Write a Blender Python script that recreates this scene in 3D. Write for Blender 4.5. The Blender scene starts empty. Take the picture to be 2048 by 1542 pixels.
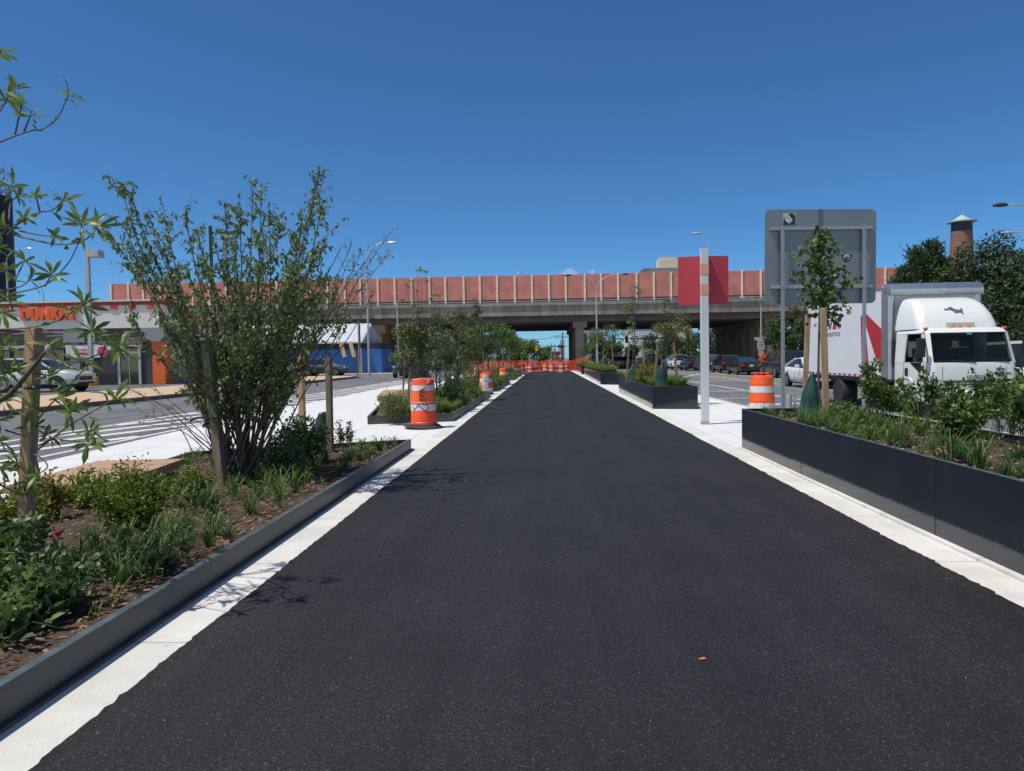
import bpy, bmesh, math, random
import numpy as np
from mathutils import Vector, Matrix

# ------------------------------------------------------------------ camera, light, exposure
SC = bpy.context.scene
COL = SC.collection
R = math.radians
FPX = 1470.0                       # focal length in pixels of the 2048 wide photograph
EYE = 1.5
cam_d = bpy.data.cameras.new("camera")
cam_d.sensor_width = 36.0
cam_d.lens = FPX / 2048 * 36.0
cam_d.clip_start = 0.05
cam_d.clip_end = 4000
cam = bpy.data.objects.new("camera", cam_d)
COL.objects.link(cam)
CAM_M = (Matrix.Rotation(math.atan(69 / FPX), 4, 'Z') @
         Matrix.Rotation(R(90) - math.atan(54 / FPX), 4, 'X') @
         Matrix.Rotation(R(-0.9), 4, 'Z'))
CAM_M.translation = (0, 0, EYE)
cam.matrix_world = CAM_M
SC.camera = cam

SUN_AZ = math.atan2(-0.91, -0.41)   # compass angle (from +Y, clockwise) of the sun
SUN_EL = R(65)
world = bpy.data.worlds.new("World")
SC.world = world
world.use_nodes = True
wn = world.node_tree
sky = wn.nodes.new("ShaderNodeTexSky")
sky.sky_type = 'NISHITA'
sky.sun_disc = False
sky.sun_elevation = SUN_EL
sky.sun_rotation = SUN_AZ
sky.altitude = 0
sky.air_density = 0.7
sky.dust_density = 0.2
sky.ozone_density = 10.0
bg = wn.nodes["Background"]
SKY_STRENGTH = 0.081
bg.inputs[1].default_value = SKY_STRENGTH
SKY_TINT = (0.87, 1.32, 1.45)          # clear, deep blue air
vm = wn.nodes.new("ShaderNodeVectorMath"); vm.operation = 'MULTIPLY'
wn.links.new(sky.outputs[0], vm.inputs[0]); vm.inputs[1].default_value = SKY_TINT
# sky made whiter and brighter round the sun and behind camera, as added fill
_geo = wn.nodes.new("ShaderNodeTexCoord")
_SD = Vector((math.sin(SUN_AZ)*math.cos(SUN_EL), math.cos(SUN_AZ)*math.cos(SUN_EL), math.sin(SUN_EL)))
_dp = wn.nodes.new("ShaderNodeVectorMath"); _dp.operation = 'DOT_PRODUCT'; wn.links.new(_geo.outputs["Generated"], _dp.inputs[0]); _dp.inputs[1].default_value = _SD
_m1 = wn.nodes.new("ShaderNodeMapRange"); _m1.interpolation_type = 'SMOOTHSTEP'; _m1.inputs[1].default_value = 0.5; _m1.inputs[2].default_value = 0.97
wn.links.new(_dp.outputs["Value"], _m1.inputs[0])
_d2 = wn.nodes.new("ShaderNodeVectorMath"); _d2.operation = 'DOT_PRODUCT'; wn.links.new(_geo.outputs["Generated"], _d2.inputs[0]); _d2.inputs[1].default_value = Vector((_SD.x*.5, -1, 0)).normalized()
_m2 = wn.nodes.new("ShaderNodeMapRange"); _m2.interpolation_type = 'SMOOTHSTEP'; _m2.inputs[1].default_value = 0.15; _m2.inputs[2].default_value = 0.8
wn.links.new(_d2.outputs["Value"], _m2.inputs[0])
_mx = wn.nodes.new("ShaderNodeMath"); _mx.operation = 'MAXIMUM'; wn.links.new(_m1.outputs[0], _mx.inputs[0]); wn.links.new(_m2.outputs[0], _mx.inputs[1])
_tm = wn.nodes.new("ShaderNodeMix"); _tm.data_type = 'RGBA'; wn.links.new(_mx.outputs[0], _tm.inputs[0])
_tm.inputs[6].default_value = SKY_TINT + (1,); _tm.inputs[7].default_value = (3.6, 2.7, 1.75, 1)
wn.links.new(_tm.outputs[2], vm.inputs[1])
# one small wisp of cloud low in the sky, placed by direction
def wmath(op, a, b=None):
    n = wn.nodes.new("ShaderNodeMath"); n.operation = op
    for i, x in enumerate((a, b)):
        if x is None: continue
        if isinstance(x, (int, float)): n.inputs[i].default_value = x
        else: wn.links.new(x, n.inputs[i])
    return n.outputs[0]
cd = (CAM_M.to_3x3() @ Vector(((1138-1024)/FPX, -(545-771)/FPX, -1))).normalized()
tcw = wn.nodes.new("ShaderNodeTexCoord")
sep = wn.nodes.new("ShaderNodeSeparateXYZ"); wn.links.new(tcw.outputs["Generated"], sep.inputs[0])
u = wmath('DIVIDE', wmath('SUBTRACT', sep.outputs[0], cd.x), 0.034)
v = wmath('DIVIDE', wmath('SUBTRACT', sep.outputs[2], cd.z), 0.0065)
nzw = wn.nodes.new("ShaderNodeTexNoise"); nzw.inputs["Scale"].default_value = 70; nzw.inputs["Detail"].default_value = 6
wn.links.new(tcw.outputs["Generated"], nzw.inputs["Vector"])
rr2 = wmath('ADD', wmath('MULTIPLY', u, u), wmath('MULTIPLY', v, v))
msk = wmath('ADD', wmath('SUBTRACT', 0.9, rr2), wmath('MULTIPLY', wmath('SUBTRACT', nzw.outputs[0], 0.56), 5.0))
msk = wmath('MULTIPLY', wmath('MINIMUM', wmath('MAXIMUM', msk, 0.0), 1.0), wmath('GREATER_THAN', sep.outputs[1], 0.0))
msk = wmath('MULTIPLY', msk, 0.42)
mxw = wn.nodes.new("ShaderNodeMix"); mxw.data_type = 'RGBA'
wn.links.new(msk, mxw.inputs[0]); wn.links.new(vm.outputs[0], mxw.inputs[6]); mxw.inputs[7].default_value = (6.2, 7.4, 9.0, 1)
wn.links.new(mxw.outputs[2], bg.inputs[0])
sun_d = bpy.data.lights.new("sun", 'SUN')
sun_d.energy = 4.4
sun_d.angle = R(0.55)
sun_d.color = (1.0, 0.955, 0.89)
sun = bpy.data.objects.new("sun", sun_d)
COL.objects.link(sun)
SUN_DIR = Vector((math.sin(SUN_AZ) * math.cos(SUN_EL), math.cos(SUN_AZ) * math.cos(SUN_EL), math.sin(SUN_EL)))
sun.rotation_mode = 'QUATERNION'
sun.rotation_quaternion = SUN_DIR.to_track_quat('Z', 'Y')
sun.location = SUN_DIR * 60
SC.view_settings.view_transform = 'Standard'
SC.view_settings.look = 'None'
SC.view_settings.exposure = 0.0
SC.view_settings.gamma = 1
SC.cycles.max_bounces = 6
SC.cycles.transparent_max_bounces = 4

# ------------------------------------------------------------------ helpers
def ray(px, py):
    d = Vector(((px - 1024) / FPX, -(py - 771) / FPX, -1.0))
    return (CAM_M.to_3x3() @ d).normalized()
def W(px, py, z=0.0):
    d = ray(px, py); t = (z - EYE) / d.z
    return Vector((d.x * t, d.y * t, z))
def A(px, py, Y):
    d = ray(px, py); t = Y / d.y
    return Vector((d.x * t, Y, EYE + d.z * t))
def S(px, py, X):
    d = ray(px, py); t = X / d.x
    return Vector((X, d.y * t, EYE + d.z * t))

def tag(o, label=None, cat=None, group=None, kind=None):
    if label: o["label"] = label
    if cat: o["category"] = cat
    if group: o["group"] = group
    if kind: o["kind"] = kind
    return o
def thing(name, label, cat, loc=(0, 0, 0), rz=0.0, group=None):
    o = bpy.data.objects.new(name, None)
    o.empty_display_size = 0.2
    COL.objects.link(o)
    o.location = loc; o.rotation_euler = (0, 0, rz)
    return tag(o, label, cat, group)
def kids(o):
    return list(o.children)
def copy_tree(o, parent=None):
    c = o.copy(); COL.objects.link(c); c.parent = parent
    for ch in kids(o): copy_tree(ch, c)
    return c

class MB:
    def __init__(s):
        s.v = []; s.f = []; s.mi = []; s.cur = 0
    def add(s, vs, fs):
        n = len(s.v)
        s.v += [tuple(p) for p in vs]
        for f in fs:
            s.f.append(tuple(i + n for i in f)); s.mi.append(s.cur)
        return s
    def box(s, x0, x1, y0, y1, z0, z1):
        vs = [(x0,y0,z0),(x1,y0,z0),(x1,y1,z0),(x0,y1,z0),(x0,y0,z1),(x1,y0,z1),(x1,y1,z1),(x0,y1,z1)]
        return s.add(vs, [(0,3,2,1),(4,5,6,7),(0,1,5,4),(1,2,6,5),(2,3,7,6),(3,0,4,7)])
    def obox(s, c, size, rz=0.0, M=None):
        hx, hy, hz = size[0]/2, size[1]/2, size[2]/2
        M = M or Matrix.Rotation(rz, 3, 'Z')
        c = Vector(c)
        vs = [c + M @ Vector(p) for p in [(-hx,-hy,-hz),(hx,-hy,-hz),(hx,hy,-hz),(-hx,hy,-hz),(-hx,-hy,hz),(hx,-hy,hz),(hx,hy,hz),(-hx,hy,hz)]]
        return s.add(vs, [(0,3,2,1),(4,5,6,7),(0,1,5,4),(1,2,6,5),(2,3,7,6),(3,0,4,7)])
    def bar(s, p0, p1, w, t, up=(0,0,1)):
        p0 = Vector(p0); p1 = Vector(p1); d = (p1 - p0).normalized(); up = Vector(up)
        a = d.cross(up)
        if a.length < 1e-3: a = d.cross(Vector((0, 1, 0)))
        a.normalize(); b = a.cross(d).normalized()
        a *= w/2; b *= t/2
        vs = [p0-a-b, p0+a-b, p0+a+b, p0-a+b, p1-a-b, p1+a-b, p1+a+b, p1-a+b]
        return s.add(vs, [(0,3,2,1),(4,5,6,7),(0,1,5,4),(1,2,6,5),(2,3,7,6),(3,0,4,7)])
    def tube(s, pts, rad, n=6, caps=True):
        pts = [Vector(p) for p in pts]
        if not hasattr(rad, '__len__'): rad = [rad] * len(pts)
        vs = []; fs = []; prev = None
        for i, p in enumerate(pts):
            d = (pts[min(i+1, len(pts)-1)] - pts[max(i-1, 0)])
            if d.length < 1e-9: d = Vector((0,0,1))
            d.normalize()
            if prev is None:
                a = d.cross(Vector((0,0,1)))
                if a.length < 1e-2: a = Vector((1,0,0))
            else:
                a = prev - d * prev.dot(d)
                if a.length < 1e-4: a = d.cross(Vector((0,1,0)))
            a.normalize(); prev = a
            b = d.cross(a)
            for k in range(n):
                t = 2*math.pi*k/n
                vs.append(p + (a*math.cos(t) + b*math.sin(t)) * rad[i])
        for i in range(len(pts)-1):
            for k in range(n):
                k2 = (k+1) % n
                fs.append((i*n+k, i*n+k2, (i+1)*n+k2, (i+1)*n+k))
        if caps:
            fs.append(tuple(range(n-1, -1, -1)))
            fs.append(tuple((len(pts)-1)*n + k for k in range(n)))
        return s.add(vs, fs)
    def lathe(s, prof, n=24, c=(0,0,0), M=None, close=True):
        c = Vector(c); vs = []; fs = []
        for r, z in prof:
            for k in range(n):
                t = 2*math.pi*k/n
                p = Vector((r*math.cos(t), r*math.sin(t), z))
                if M is not None: p = M @ p
                vs.append(c + p)
        m = len(prof)
        for i in range(m-1):
            for k in range(n):
                k2 = (k+1) % n
                fs.append((i*n+k, i*n+k2, (i+1)*n+k2, (i+1)*n+k))
        if close:
            fs.append(tuple(range(n-1, -1, -1)))
            fs.append(tuple((m-1)*n+k for k in range(n)))
        return s.add(vs, fs)
    def loft(s, rings, caps=True, closed=True):
        n = len(rings[0]); vs = [p for r in rings for p in r]; fs = []
        for i in range(len(rings)-1):
            for k in range(n if closed else n-1):
                k2 = (k+1) % n
                fs.append((i*n+k, i*n+k2, (i+1)*n+k2, (i+1)*n+k))
        if caps:
            fs.append(tuple(range(n-1, -1, -1)))
            fs.append(tuple((len(rings)-1)*n+k for k in range(n)))
        return s.add(vs, fs)
    def prism(s, poly, off):
        """poly: list of 3D points (planar), extruded by vector off"""
        off = Vector(off); n = len(poly)
        vs = [Vector(p) for p in poly] + [Vector(p) + off for p in poly]
        fs = [tuple(range(n-1, -1, -1)), tuple(range(n, 2*n))]
        for k in range(n):
            k2 = (k+1) % n
            fs.append((k, k2, n+k2, n+k))
        return s.add(vs, fs)
    def sheet(s, poly):
        return s.add(poly, [tuple(range(len(poly)))])
    def build(s, name, mats, parent=None, loc=None, smooth=False, bevel=0.0, seg=2, angle=35, fix=True):
        me = bpy.data.meshes.new(name)
        me.from_pydata(s.v, [], s.f)
        if not isinstance(mats, (list, tuple)): mats = [mats]
        for m in mats: me.materials.append(m)
        if len(mats) > 1: me.polygons.foreach_set("material_index", s.mi)
        if fix or bevel:
            bm = bmesh.new(); bm.from_mesh(me)
            if fix: bmesh.ops.recalc_face_normals(bm, faces=bm.faces)
            if bevel:
                es = [e for e in bm.edges if len(e.link_faces) == 2 and e.calc_face_angle(0) > R(25)]
                bmesh.ops.bevel(bm, geom=es, offset=bevel, segments=seg, affect='EDGES', profile=0.6, clamp_overlap=True)
            bm.to_mesh(me); bm.free()
        if smooth:
            me.polygons.foreach_set("use_smooth", [True]*len(me.polygons))
            try: me.set_sharp_from_angle(angle=R(angle))
            except Exception: pass
        me.update()
        o = bpy.data.objects.new(name, me)
        COL.objects.link(o)
        if parent is not None: o.parent = parent
        if loc is not None: o.location = loc
        return o

def text_obj(name, body, mat, parent, M, width, height, depth=0.01, bold=0.0, spacing=1.0):
    """lettering as a mesh; M maps text plane (x right, y up) to world/local; fitted to width x height"""
    cu = bpy.data.curves.new("lettering", 'FONT')
    cu.body = body; cu.size = 1.0; cu.extrude = 0.5; cu.offset = bold; cu.space_character = spacing
    cu.resolution_u = 4
    tmp = bpy.data.objects.new("lettering_tmp", cu); COL.objects.link(tmp)
    dg = bpy.context.evaluated_depsgraph_get()
    me = bpy.data.meshes.new_from_object(tmp.evaluated_get(dg))
    bpy.data.objects.remove(tmp); bpy.data.curves.remove(cu)
    co = np.zeros(len(me.vertices)*3); me.vertices.foreach_get("co", co); co = co.reshape(-1, 3)
    mn = co.min(0); mx = co.max(0)
    co[:, 0] = (co[:, 0]-mn[0]) / (mx[0]-mn[0]) * width
    co[:, 1] = (co[:, 1]-mn[1]) / (mx[1]-mn[1]) * height
    co[:, 2] = (co[:, 2]-mn[2]) / max(mx[2]-mn[2], 1e-6) * depth
    me.vertices.foreach_set("co", co.ravel())
    me.transform(M)
    me.materials.clear(); me.materials.append(mat)
    me.name = name
    o = bpy.data.objects.new(name, me); COL.objects.link(o)
    if parent is not None: o.parent = parent
    return o
def plane_M(origin, right, up):
    right = Vector(right).normalized(); up = Vector(up).normalized(); n = right.cross(up)
    M = Matrix((right, up, n)).transposed().to_4x4(); M.translation = Vector(origin)
    return M

# ------------------------------------------------------------------ materials
def lin(c):
    return tuple(((x/255)/12.92 if x/255 <= 0.04045 else ((x/255+0.055)/1.055)**2.4) for x in c)
MATS = {}
def mat(name, col, rough=0.6, metal=0.0, var=0.12, scale=6.0, bump=0.0, bscale=40.0, detail=5, spec=0.5,
        col2=None, coat=0.0, rvar=0.0, island=0.0, trans=0.0, world=False, stretch=None):
    if name in MATS: return MATS[name]
    m = bpy.data.materials.new(name); m.use_nodes = True; nt = m.node_tree; N = nt.nodes; L = nt.links
    b = N["Principled BSDF"]
    b.inputs["Roughness"].default_value = rough
    b.inputs["Metallic"].default_value = metal
    b.inputs["Specular IOR Level"].default_value = spec
    if coat: b.inputs["Coat Weight"].default_value = coat; b.inputs["Coat Roughness"].default_value = 0.08
    if world:
        g = N.new("ShaderNodeNewGeometry"); src = g.outputs["Position"]
    else:
        tc = N.new("ShaderNodeTexCoord"); src = tc.outputs["Object"]
    if stretch:
        mp = N.new("ShaderNodeMapping"); mp.inputs["Scale"].default_value = stretch
        L.new(src, mp.inputs[0]); src = mp.outputs[0]
    c1 = tuple(max(0, x*(1-var)) for x in col) + (1,)
    c2 = (tuple(min(1, x*(1+var)) for x in col) if col2 is None else tuple(col2)) + (1,)
    mix = N.new("ShaderNodeMix"); mix.data_type = 'RGBA'
    mix.inputs[6].default_value = c1; mix.inputs[7].default_value = c2
    nz = N.new("ShaderNodeTexNoise"); nz.inputs["Scale"].default_value = scale; nz.inputs["Detail"].default_value = detail
    nz.inputs["Roughness"].default_value = 0.65
    L.new(src, nz.inputs["Vector"])
    mr = N.new("ShaderNodeMapRange"); mr.inputs[1].default_value = 0.3; mr.inputs[2].default_value = 0.7
    L.new(nz.outputs[0], mr.inputs[0])
    fac = mr.outputs[0]
    if island:
        g2 = N.new("ShaderNodeNewGeometry")
        mm = N.new("ShaderNodeMix"); mm.data_type = 'FLOAT'; mm.inputs[0].default_value = island
        L.new(mr.outputs[0], mm.inputs[2]); L.new(g2.outputs["Random Per Island"], mm.inputs[3])
        fac = mm.outputs[0]
    L.new(fac, mix.inputs[0])
    L.new(mix.outputs[2], b.inputs["Base Color"])
    m["mix"] = mix.name
    if rvar:
        mr2 = N.new("ShaderNodeMapRange"); mr2.inputs[3].default_value = rough-rvar; mr2.inputs[4].default_value = rough+rvar
        L.new(nz.outputs[0], mr2.inputs[0]); L.new(mr2.outputs[0], b.inputs["Roughness"])
    if bump:
        n2 = N.new("ShaderNodeTexNoise"); n2.inputs["Scale"].default_value = bscale; n2.inputs["Detail"].default_value = 6
        L.new(src, n2.inputs["Vector"])
        bp = N.new("ShaderNodeBump"); bp.inputs["Strength"].default_value = bump; bp.inputs["Distance"].default_value = 0.02
        L.new(n2.outputs[0], bp.inputs["Height"]); L.new(bp.outputs[0], b.inputs["Normal"])
    if trans:
        tr = N.new("ShaderNodeBsdfTranslucent"); L.new(mix.outputs[2], tr.inputs[0])
        hs = N.new("ShaderNodeHueSaturation"); hs.inputs["Value"].default_value = 1.5; hs.inputs["Saturation"].default_value = 1.15
        L.new(mix.outputs[2], hs.inputs["Color"]); L.new(hs.outputs[0], tr.inputs[0])
        ms = N.new("ShaderNodeMixShader"); ms.inputs[0].default_value = trans
        L.new(b.outputs[0], ms.inputs[1]); L.new(tr.outputs[0], ms.inputs[2])
        L.new(ms.outputs[0], N["Material Output"].inputs[0])
    MATS[name] = m
    return m
def leafmat(name, a, b, rough=0.55, trans=0.28):
    return mat(name, a, rough=rough, var=0.0, col2=b, island=0.75, scale=3, trans=trans, world=True, spec=0.3)

def math_node(nt, op, a, b=None, clamp=False):
    n = nt.nodes.new("ShaderNodeMath"); n.operation = op; n.use_clamp = clamp
    for i, x in enumerate((a, b)):
        if x is None: continue
        if isinstance(x, (int, float)): n.inputs[i].default_value = x
        else: nt.links.new(x, n.inputs[i])
    return n.outputs[0]

def asphalt_mat(name, col, speck=0.5, scale=260, rough=0.8, track=None):
    m = mat(name, col, rough=rough, var=0.14, scale=0.6, bump=0.55, bscale=110, world=True, spec=0.35)
    nt = m.node_tree; N = nt.nodes; L = nt.links
    b = N["Principled BSDF"]; mix = N[m["mix"]]
    g = N.new("ShaderNodeNewGeometry")
    vo = N.new("ShaderNodeTexVoronoi"); vo.inputs["Scale"].default_value = scale
    L.new(g.outputs["Position"], vo.inputs["Vector"])
    sep = N.new("ShaderNodeSeparateColor"); L.new(vo.outputs["Color"], sep.inputs[0])
    # per-stone brightness, a few pale stones
    ramp = N.new("ShaderNodeValToRGB"); e = ramp.color_ramp.elements
    e[0].position = 0.0; e[0].color = (0.35,)*3+(1,)
    e[1].position = 0.86; e[1].color = (1.5,)*3+(1,)
    x = e.new(0.955); x.color = (2.6,)*3+(1,)
    x = e.new(1.0); x.color = (5.0,)*3+(1,)
    L.new(sep.outputs[0], ramp.inputs[0])
    mul = N.new("ShaderNodeMix"); mul.data_type = 'RGBA'; mul.blend_type = 'MULTIPLY'; mul.inputs[0].default_value = speck
    L.new(mix.outputs[2], mul.inputs[6]); L.new(ramp.outputs[0], mul.inputs[7])
    # long faint roller and tyre streaks, patches of dust
    mp = N.new("ShaderNodeMapping"); mp.inputs["Scale"].default_value = (2.6, 0.10, 1); L.new(g.outputs["Position"], mp.inputs[0])
    nz = N.new("ShaderNodeTexNoise"); nz.inputs["Scale"].default_value = 1.0; nz.inputs["Detail"].default_value = 7; nz.inputs["Roughness"].default_value = 0.7
    L.new(mp.outputs[0], nz.inputs["Vector"])
    mr = N.new("ShaderNodeMapRange"); mr.inputs[1].default_value = 0.35; mr.inputs[2].default_value = 0.68; mr.inputs[3].default_value = 0.78; mr.inputs[4].default_value = 1.38
    L.new(nz.outputs[0], mr.inputs[0])
    n3 = N.new("ShaderNodeTexNoise"); n3.inputs["Scale"].default_value = 0.9; n3.inputs["Detail"].default_value = 8
    L.new(g.outputs["Position"], n3.inputs["Vector"])
    m3 = N.new("ShaderNodeMapRange"); m3.inputs[1].default_value = 0.35; m3.inputs[2].default_value = 0.7; m3.inputs[3].default_value = 0.85; m3.inputs[4].default_value = 1.25
    L.new(n3.outputs[0], m3.inputs[0])
    f = math_node(nt, 'MULTIPLY', mr.outputs[0], m3.outputs[0])
    vs_ = N.new("ShaderNodeVectorMath"); vs_.operation = 'SCALE'; L.new(mul.outputs[2], vs_.inputs[0]); L.new(f, vs_.inputs["Scale"])
    L.new(vs_.outputs[0], b.inputs["Base Color"])
    return m

def splash(m, col, top, amount):
    """dried soil splash on the lower part of a wall, in speckles of its own shape"""
    nt = m.node_tree; N = nt.nodes; L = nt.links; b = N["Principled BSDF"]
    src = b.inputs["Base Color"].links[0].from_socket
    g = N.new("ShaderNodeNewGeometry"); sp = N.new("ShaderNodeSeparateXYZ"); L.new(g.outputs["Position"], sp.inputs[0])
    h = N.new("ShaderNodeMapRange"); h.inputs[1].default_value = 0.0; h.inputs[2].default_value = top; h.inputs[3].default_value = 1.0; h.inputs[4].default_value = 0.0
    L.new(sp.outputs[2], h.inputs[0])
    nz = N.new("ShaderNodeTexNoise"); nz.inputs["Scale"].default_value = 38; nz.inputs["Detail"].default_value = 9; nz.inputs["Roughness"].default_value = 0.75
    L.new(g.outputs["Position"], nz.inputs["Vector"])
    n2 = N.new("ShaderNodeTexNoise"); n2.inputs["Scale"].default_value = 1.6; n2.inputs["Detail"].default_value = 3
    L.new(g.outputs["Position"], n2.inputs["Vector"])
    f = math_node(nt, 'ADD', math_node(nt, 'MULTIPLY', math_node(nt, 'SUBTRACT', nz.outputs[0], 0.56), 6.0), math_node(nt, 'MULTIPLY', math_node(nt, 'SUBTRACT', n2.outputs[0], 0.5), 2.0))
    f = math_node(nt, 'MULTIPLY', math_node(nt, 'MULTIPLY', f, h.outputs[0], True), amount, True)
    mx = N.new("ShaderNodeMix"); mx.data_type = 'RGBA'; L.new(f, mx.inputs[0]); L.new(src, mx.inputs[6]); mx.inputs[7].default_value = tuple(col)+(1,)
    L.new(mx.outputs[2], b.inputs["Base Color"])

def concrete_mat(name, col, jx=1.5, jy=1.5, ox=0.0, oy=0.0, jw=0.008, var=0.06):
    m = mat(name, col, rough=0.85, var=var, scale=1.3, bump=0.25, bscale=90, world=True, spec=0.3)
    nt = m.node_tree; N = nt.nodes; L = nt.links
    b = N["Principled BSDF"]; mix = N[m["mix"]]
    g = N.new("ShaderNodeNewGeometry"); sp = N.new("ShaderNodeSeparateXYZ"); L.new(g.outputs["Position"], sp.inputs[0])
    outs = []
    for k, (j, o) in enumerate(((jx, ox), (jy, oy))):
        if not j: continue
        a = math_node(nt, 'ADD', sp.outputs[k], 1000*j + o)
        a = math_node(nt, 'MODULO', a, j)
        a = math_node(nt, 'SUBTRACT', a, j/2)
        a = math_node(nt, 'ABSOLUTE', a)
        a = math_node(nt, 'LESS_THAN', a, jw)
        outs.append(a)
    f = outs[0] if len(outs) == 1 else math_node(nt, 'MAXIMUM', outs[0], outs[1])
    f = math_node(nt, 'MULTIPLY', f, 0.6)
    # small dark flecks and stains
    n2 = N.new("ShaderNodeTexNoise"); n2.inputs["Scale"].default_value = 14; n2.inputs["Detail"].default_value = 8
    L.new(g.outputs["Position"], n2.inputs["Vector"])
    mr = N.new("ShaderNodeMapRange"); mr.inputs[1].default_value = 0.62; mr.inputs[2].default_value = 0.74; mr.inputs[4].default_value = 0.3
    L.new(n2.outputs[0], mr.inputs[0])
    f = math_node(nt, 'MAXIMUM', f, mr.outputs[0])
    mx = N.new("ShaderNodeMix"); mx.data_type = 'RGBA'
    L.new(f, mx.inputs[0]); L.new(mix.outputs[2], mx.inputs[6]); mx.inputs[7].default_value = tuple(c*0.35 for c in col)+(1,)
    L.new(mx.outputs[2], b.inputs["Base Color"])
    return m

def brick_mat(name, c1, c2, mortar, scale=1.0, bw=0.4, bh=0.2):
    m = bpy.data.materials.new(name); m.use_nodes = True; nt = m.node_tree; N = nt.nodes; L = nt.links
    b = N["Principled BSDF"]; b.inputs["Roughness"].default_value = 0.85
    tc = N.new("ShaderNodeNewGeometry"); sp = N.new("ShaderNodeSeparateXYZ"); L.new(tc.outputs["Position"], sp.inputs[0])
    ad = math_node(nt, 'ADD', sp.outputs[0], sp.outputs[1])
    cb = N.new("ShaderNodeCombineXYZ"); L.new(ad, cb.inputs[0]); L.new(sp.outputs[2], cb.inputs[1])
    br = N.new("ShaderNodeTexBrick"); L.new(cb.outputs[0], br.inputs[0])
    br.inputs["Color1"].default_value = c1+(1,); br.inputs["Color2"].default_value = c2+(1,); br.inputs["Mortar"].default_value = mortar+(1,)
    br.inputs["Scale"].default_value = scale; br.inputs["Brick Width"].default_value = bw; br.inputs["Row Height"].default_value = bh
    br.inputs["Mortar Size"].default_value = 0.012
    nz = N.new("ShaderNodeTexNoise"); nz.inputs["Scale"].default_value = 0.7; nz.inputs["Detail"].default_value = 5; L.new(cb.outputs[0], nz.inputs["Vector"])
    mr = N.new("ShaderNodeMapRange"); mr.inputs[1].default_value = .3; mr.inputs[2].default_value = .7; mr.inputs[3].default_value = 0.82; mr.inputs[4].default_value = 1.15
    L.new(nz.outputs[0], mr.inputs[0])
    vm = N.new("ShaderNodeVectorMath"); vm.operation = 'SCALE'; L.new(br.outputs[0], vm.inputs[0]); L.new(mr.outputs[0], vm.inputs["Scale"])
    L.new(vm.outputs[0], b.inputs["Base Color"])
    MATS[name] = m
    return m

M_PATH = asphalt_mat("fresh_asphalt", (0.0138, 0.0128, 0.0136), speck=0.85, scale=135, rough=0.66)
M_ROAD = asphalt_mat("worn_asphalt", (0.125, 0.125, 0.13), speck=0.35, scale=70)
M_LOT = asphalt_mat("lot_asphalt", (0.11, 0.11, 0.115), speck=0.3, scale=60)
M_CONC = concrete_mat("pale_concrete", (0.62, 0.615, 0.61), jx=1.52, jy=1.52, ox=0.3)
M_STRIP = concrete_mat("edge_concrete", (0.59, 0.57, 0.53), jx=0, jy=1.52, var=0.17)
M_TAN = concrete_mat("tan_concrete", (0.50, 0.36, 0.245), jx=1.5, jy=1.5)
M_KERB = mat("kerb_stone", (0.42, 0.34, 0.26), rough=0.9, var=0.2, bump=0.2)
M_GROUND = mat("city_ground", (0.16, 0.155, 0.15), rough=0.95, var=0.25, scale=0.05, world=True)
M_PAINT = mat("road_paint", (0.62, 0.61, 0.58), rough=0.7, var=0.25, scale=5, world=True)
M_YPAINT = mat("yellow_paint", (0.62, 0.45, 0.12), rough=0.7, var=0.25, scale=5, world=True)
M_STEEL = mat("slate_steel", (0.018, 0.022, 0.032), rough=0.09, var=0.12, scale=2.0, spec=0.55, rvar=0.03, world=True)
M_STEEL2 = mat("worn_steel", (0.070, 0.076, 0.076), rough=0.45, var=0.3, scale=3.5, metal=0.15, rvar=0.1, world=True)
splash(M_STEEL, (0.16,0.15,0.135), 0.42, 0.55); splash(M_STEEL2, (0.16,0.145,0.125), 0.2, 0.5)
M_LIP = mat("steel_lip", (0.075, 0.095, 0.10), rough=0.45, var=0.4, scale=9, world=True)
M_GALV = mat("galvanised", (0.36, 0.38, 0.40), rough=0.42, metal=0.6, var=0.2, scale=8)
M_SIGNBACK = mat("sign_back", (0.20, 0.235, 0.27), rough=0.42, metal=0.35, var=0.08, scale=1.2)
M_SOIL = mat("mulch_soil", (0.075, 0.045, 0.028), rough=1.0, var=0.5, scale=16, bump=1.0, bscale=45, world=True)
M_CHIP = mat("wood_chips", (0.13, 0.075, 0.045), rough=0.95, var=0.0, col2=(0.30, 0.20, 0.13), island=0.9, world=True)
M_STAKE = mat("stake_wood", (0.36, 0.235, 0.135), rough=0.8, var=0.3, scale=5, stretch=(6, 6, 0.6), bump=0.2, bscale=30)
M_STAKE2 = mat("grey_stake_wood", (0.22, 0.165, 0.12), rough=0.85, var=0.3, scale=5, stretch=(6, 6, 0.6), bump=0.2, bscale=30)
M_BENCH = mat("bench_wood", (0.40, 0.235, 0.145), rough=0.6, var=0.25, scale=4, stretch=(0.5, 6, 6))
M_BARK = mat("young_bark", (0.085, 0.07, 0.06), rough=0.9, var=0.35, scale=18, bump=0.3, world=True)
M_TWIG = mat("twig_bark", (0.115, 0.085, 0.075), rough=0.8, var=0.4, scale=12, world=True)
M_ORANGE = mat("drum_orange", (0.80, 0.075, 0.018), rough=0.42, var=0.12, scale=7, world=True)
M_ORANGE2 = mat("drum_sheeting", (0.86, 0.12, 0.012), rough=0.35, var=0.08, scale=9)
M_REFL = mat("drum_white", (0.60, 0.60, 0.60), rough=0.4, var=0.22, scale=10)
M_RUBBER = mat("black_rubber", (0.03, 0.03, 0.031), rough=0.85, var=0.3)
M_BLACK = mat("black_plastic", (0.013, 0.013, 0.015), rough=0.5)
M_DARK = mat("dark_paint", (0.02, 0.02, 0.022), rough=0.5)
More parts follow.
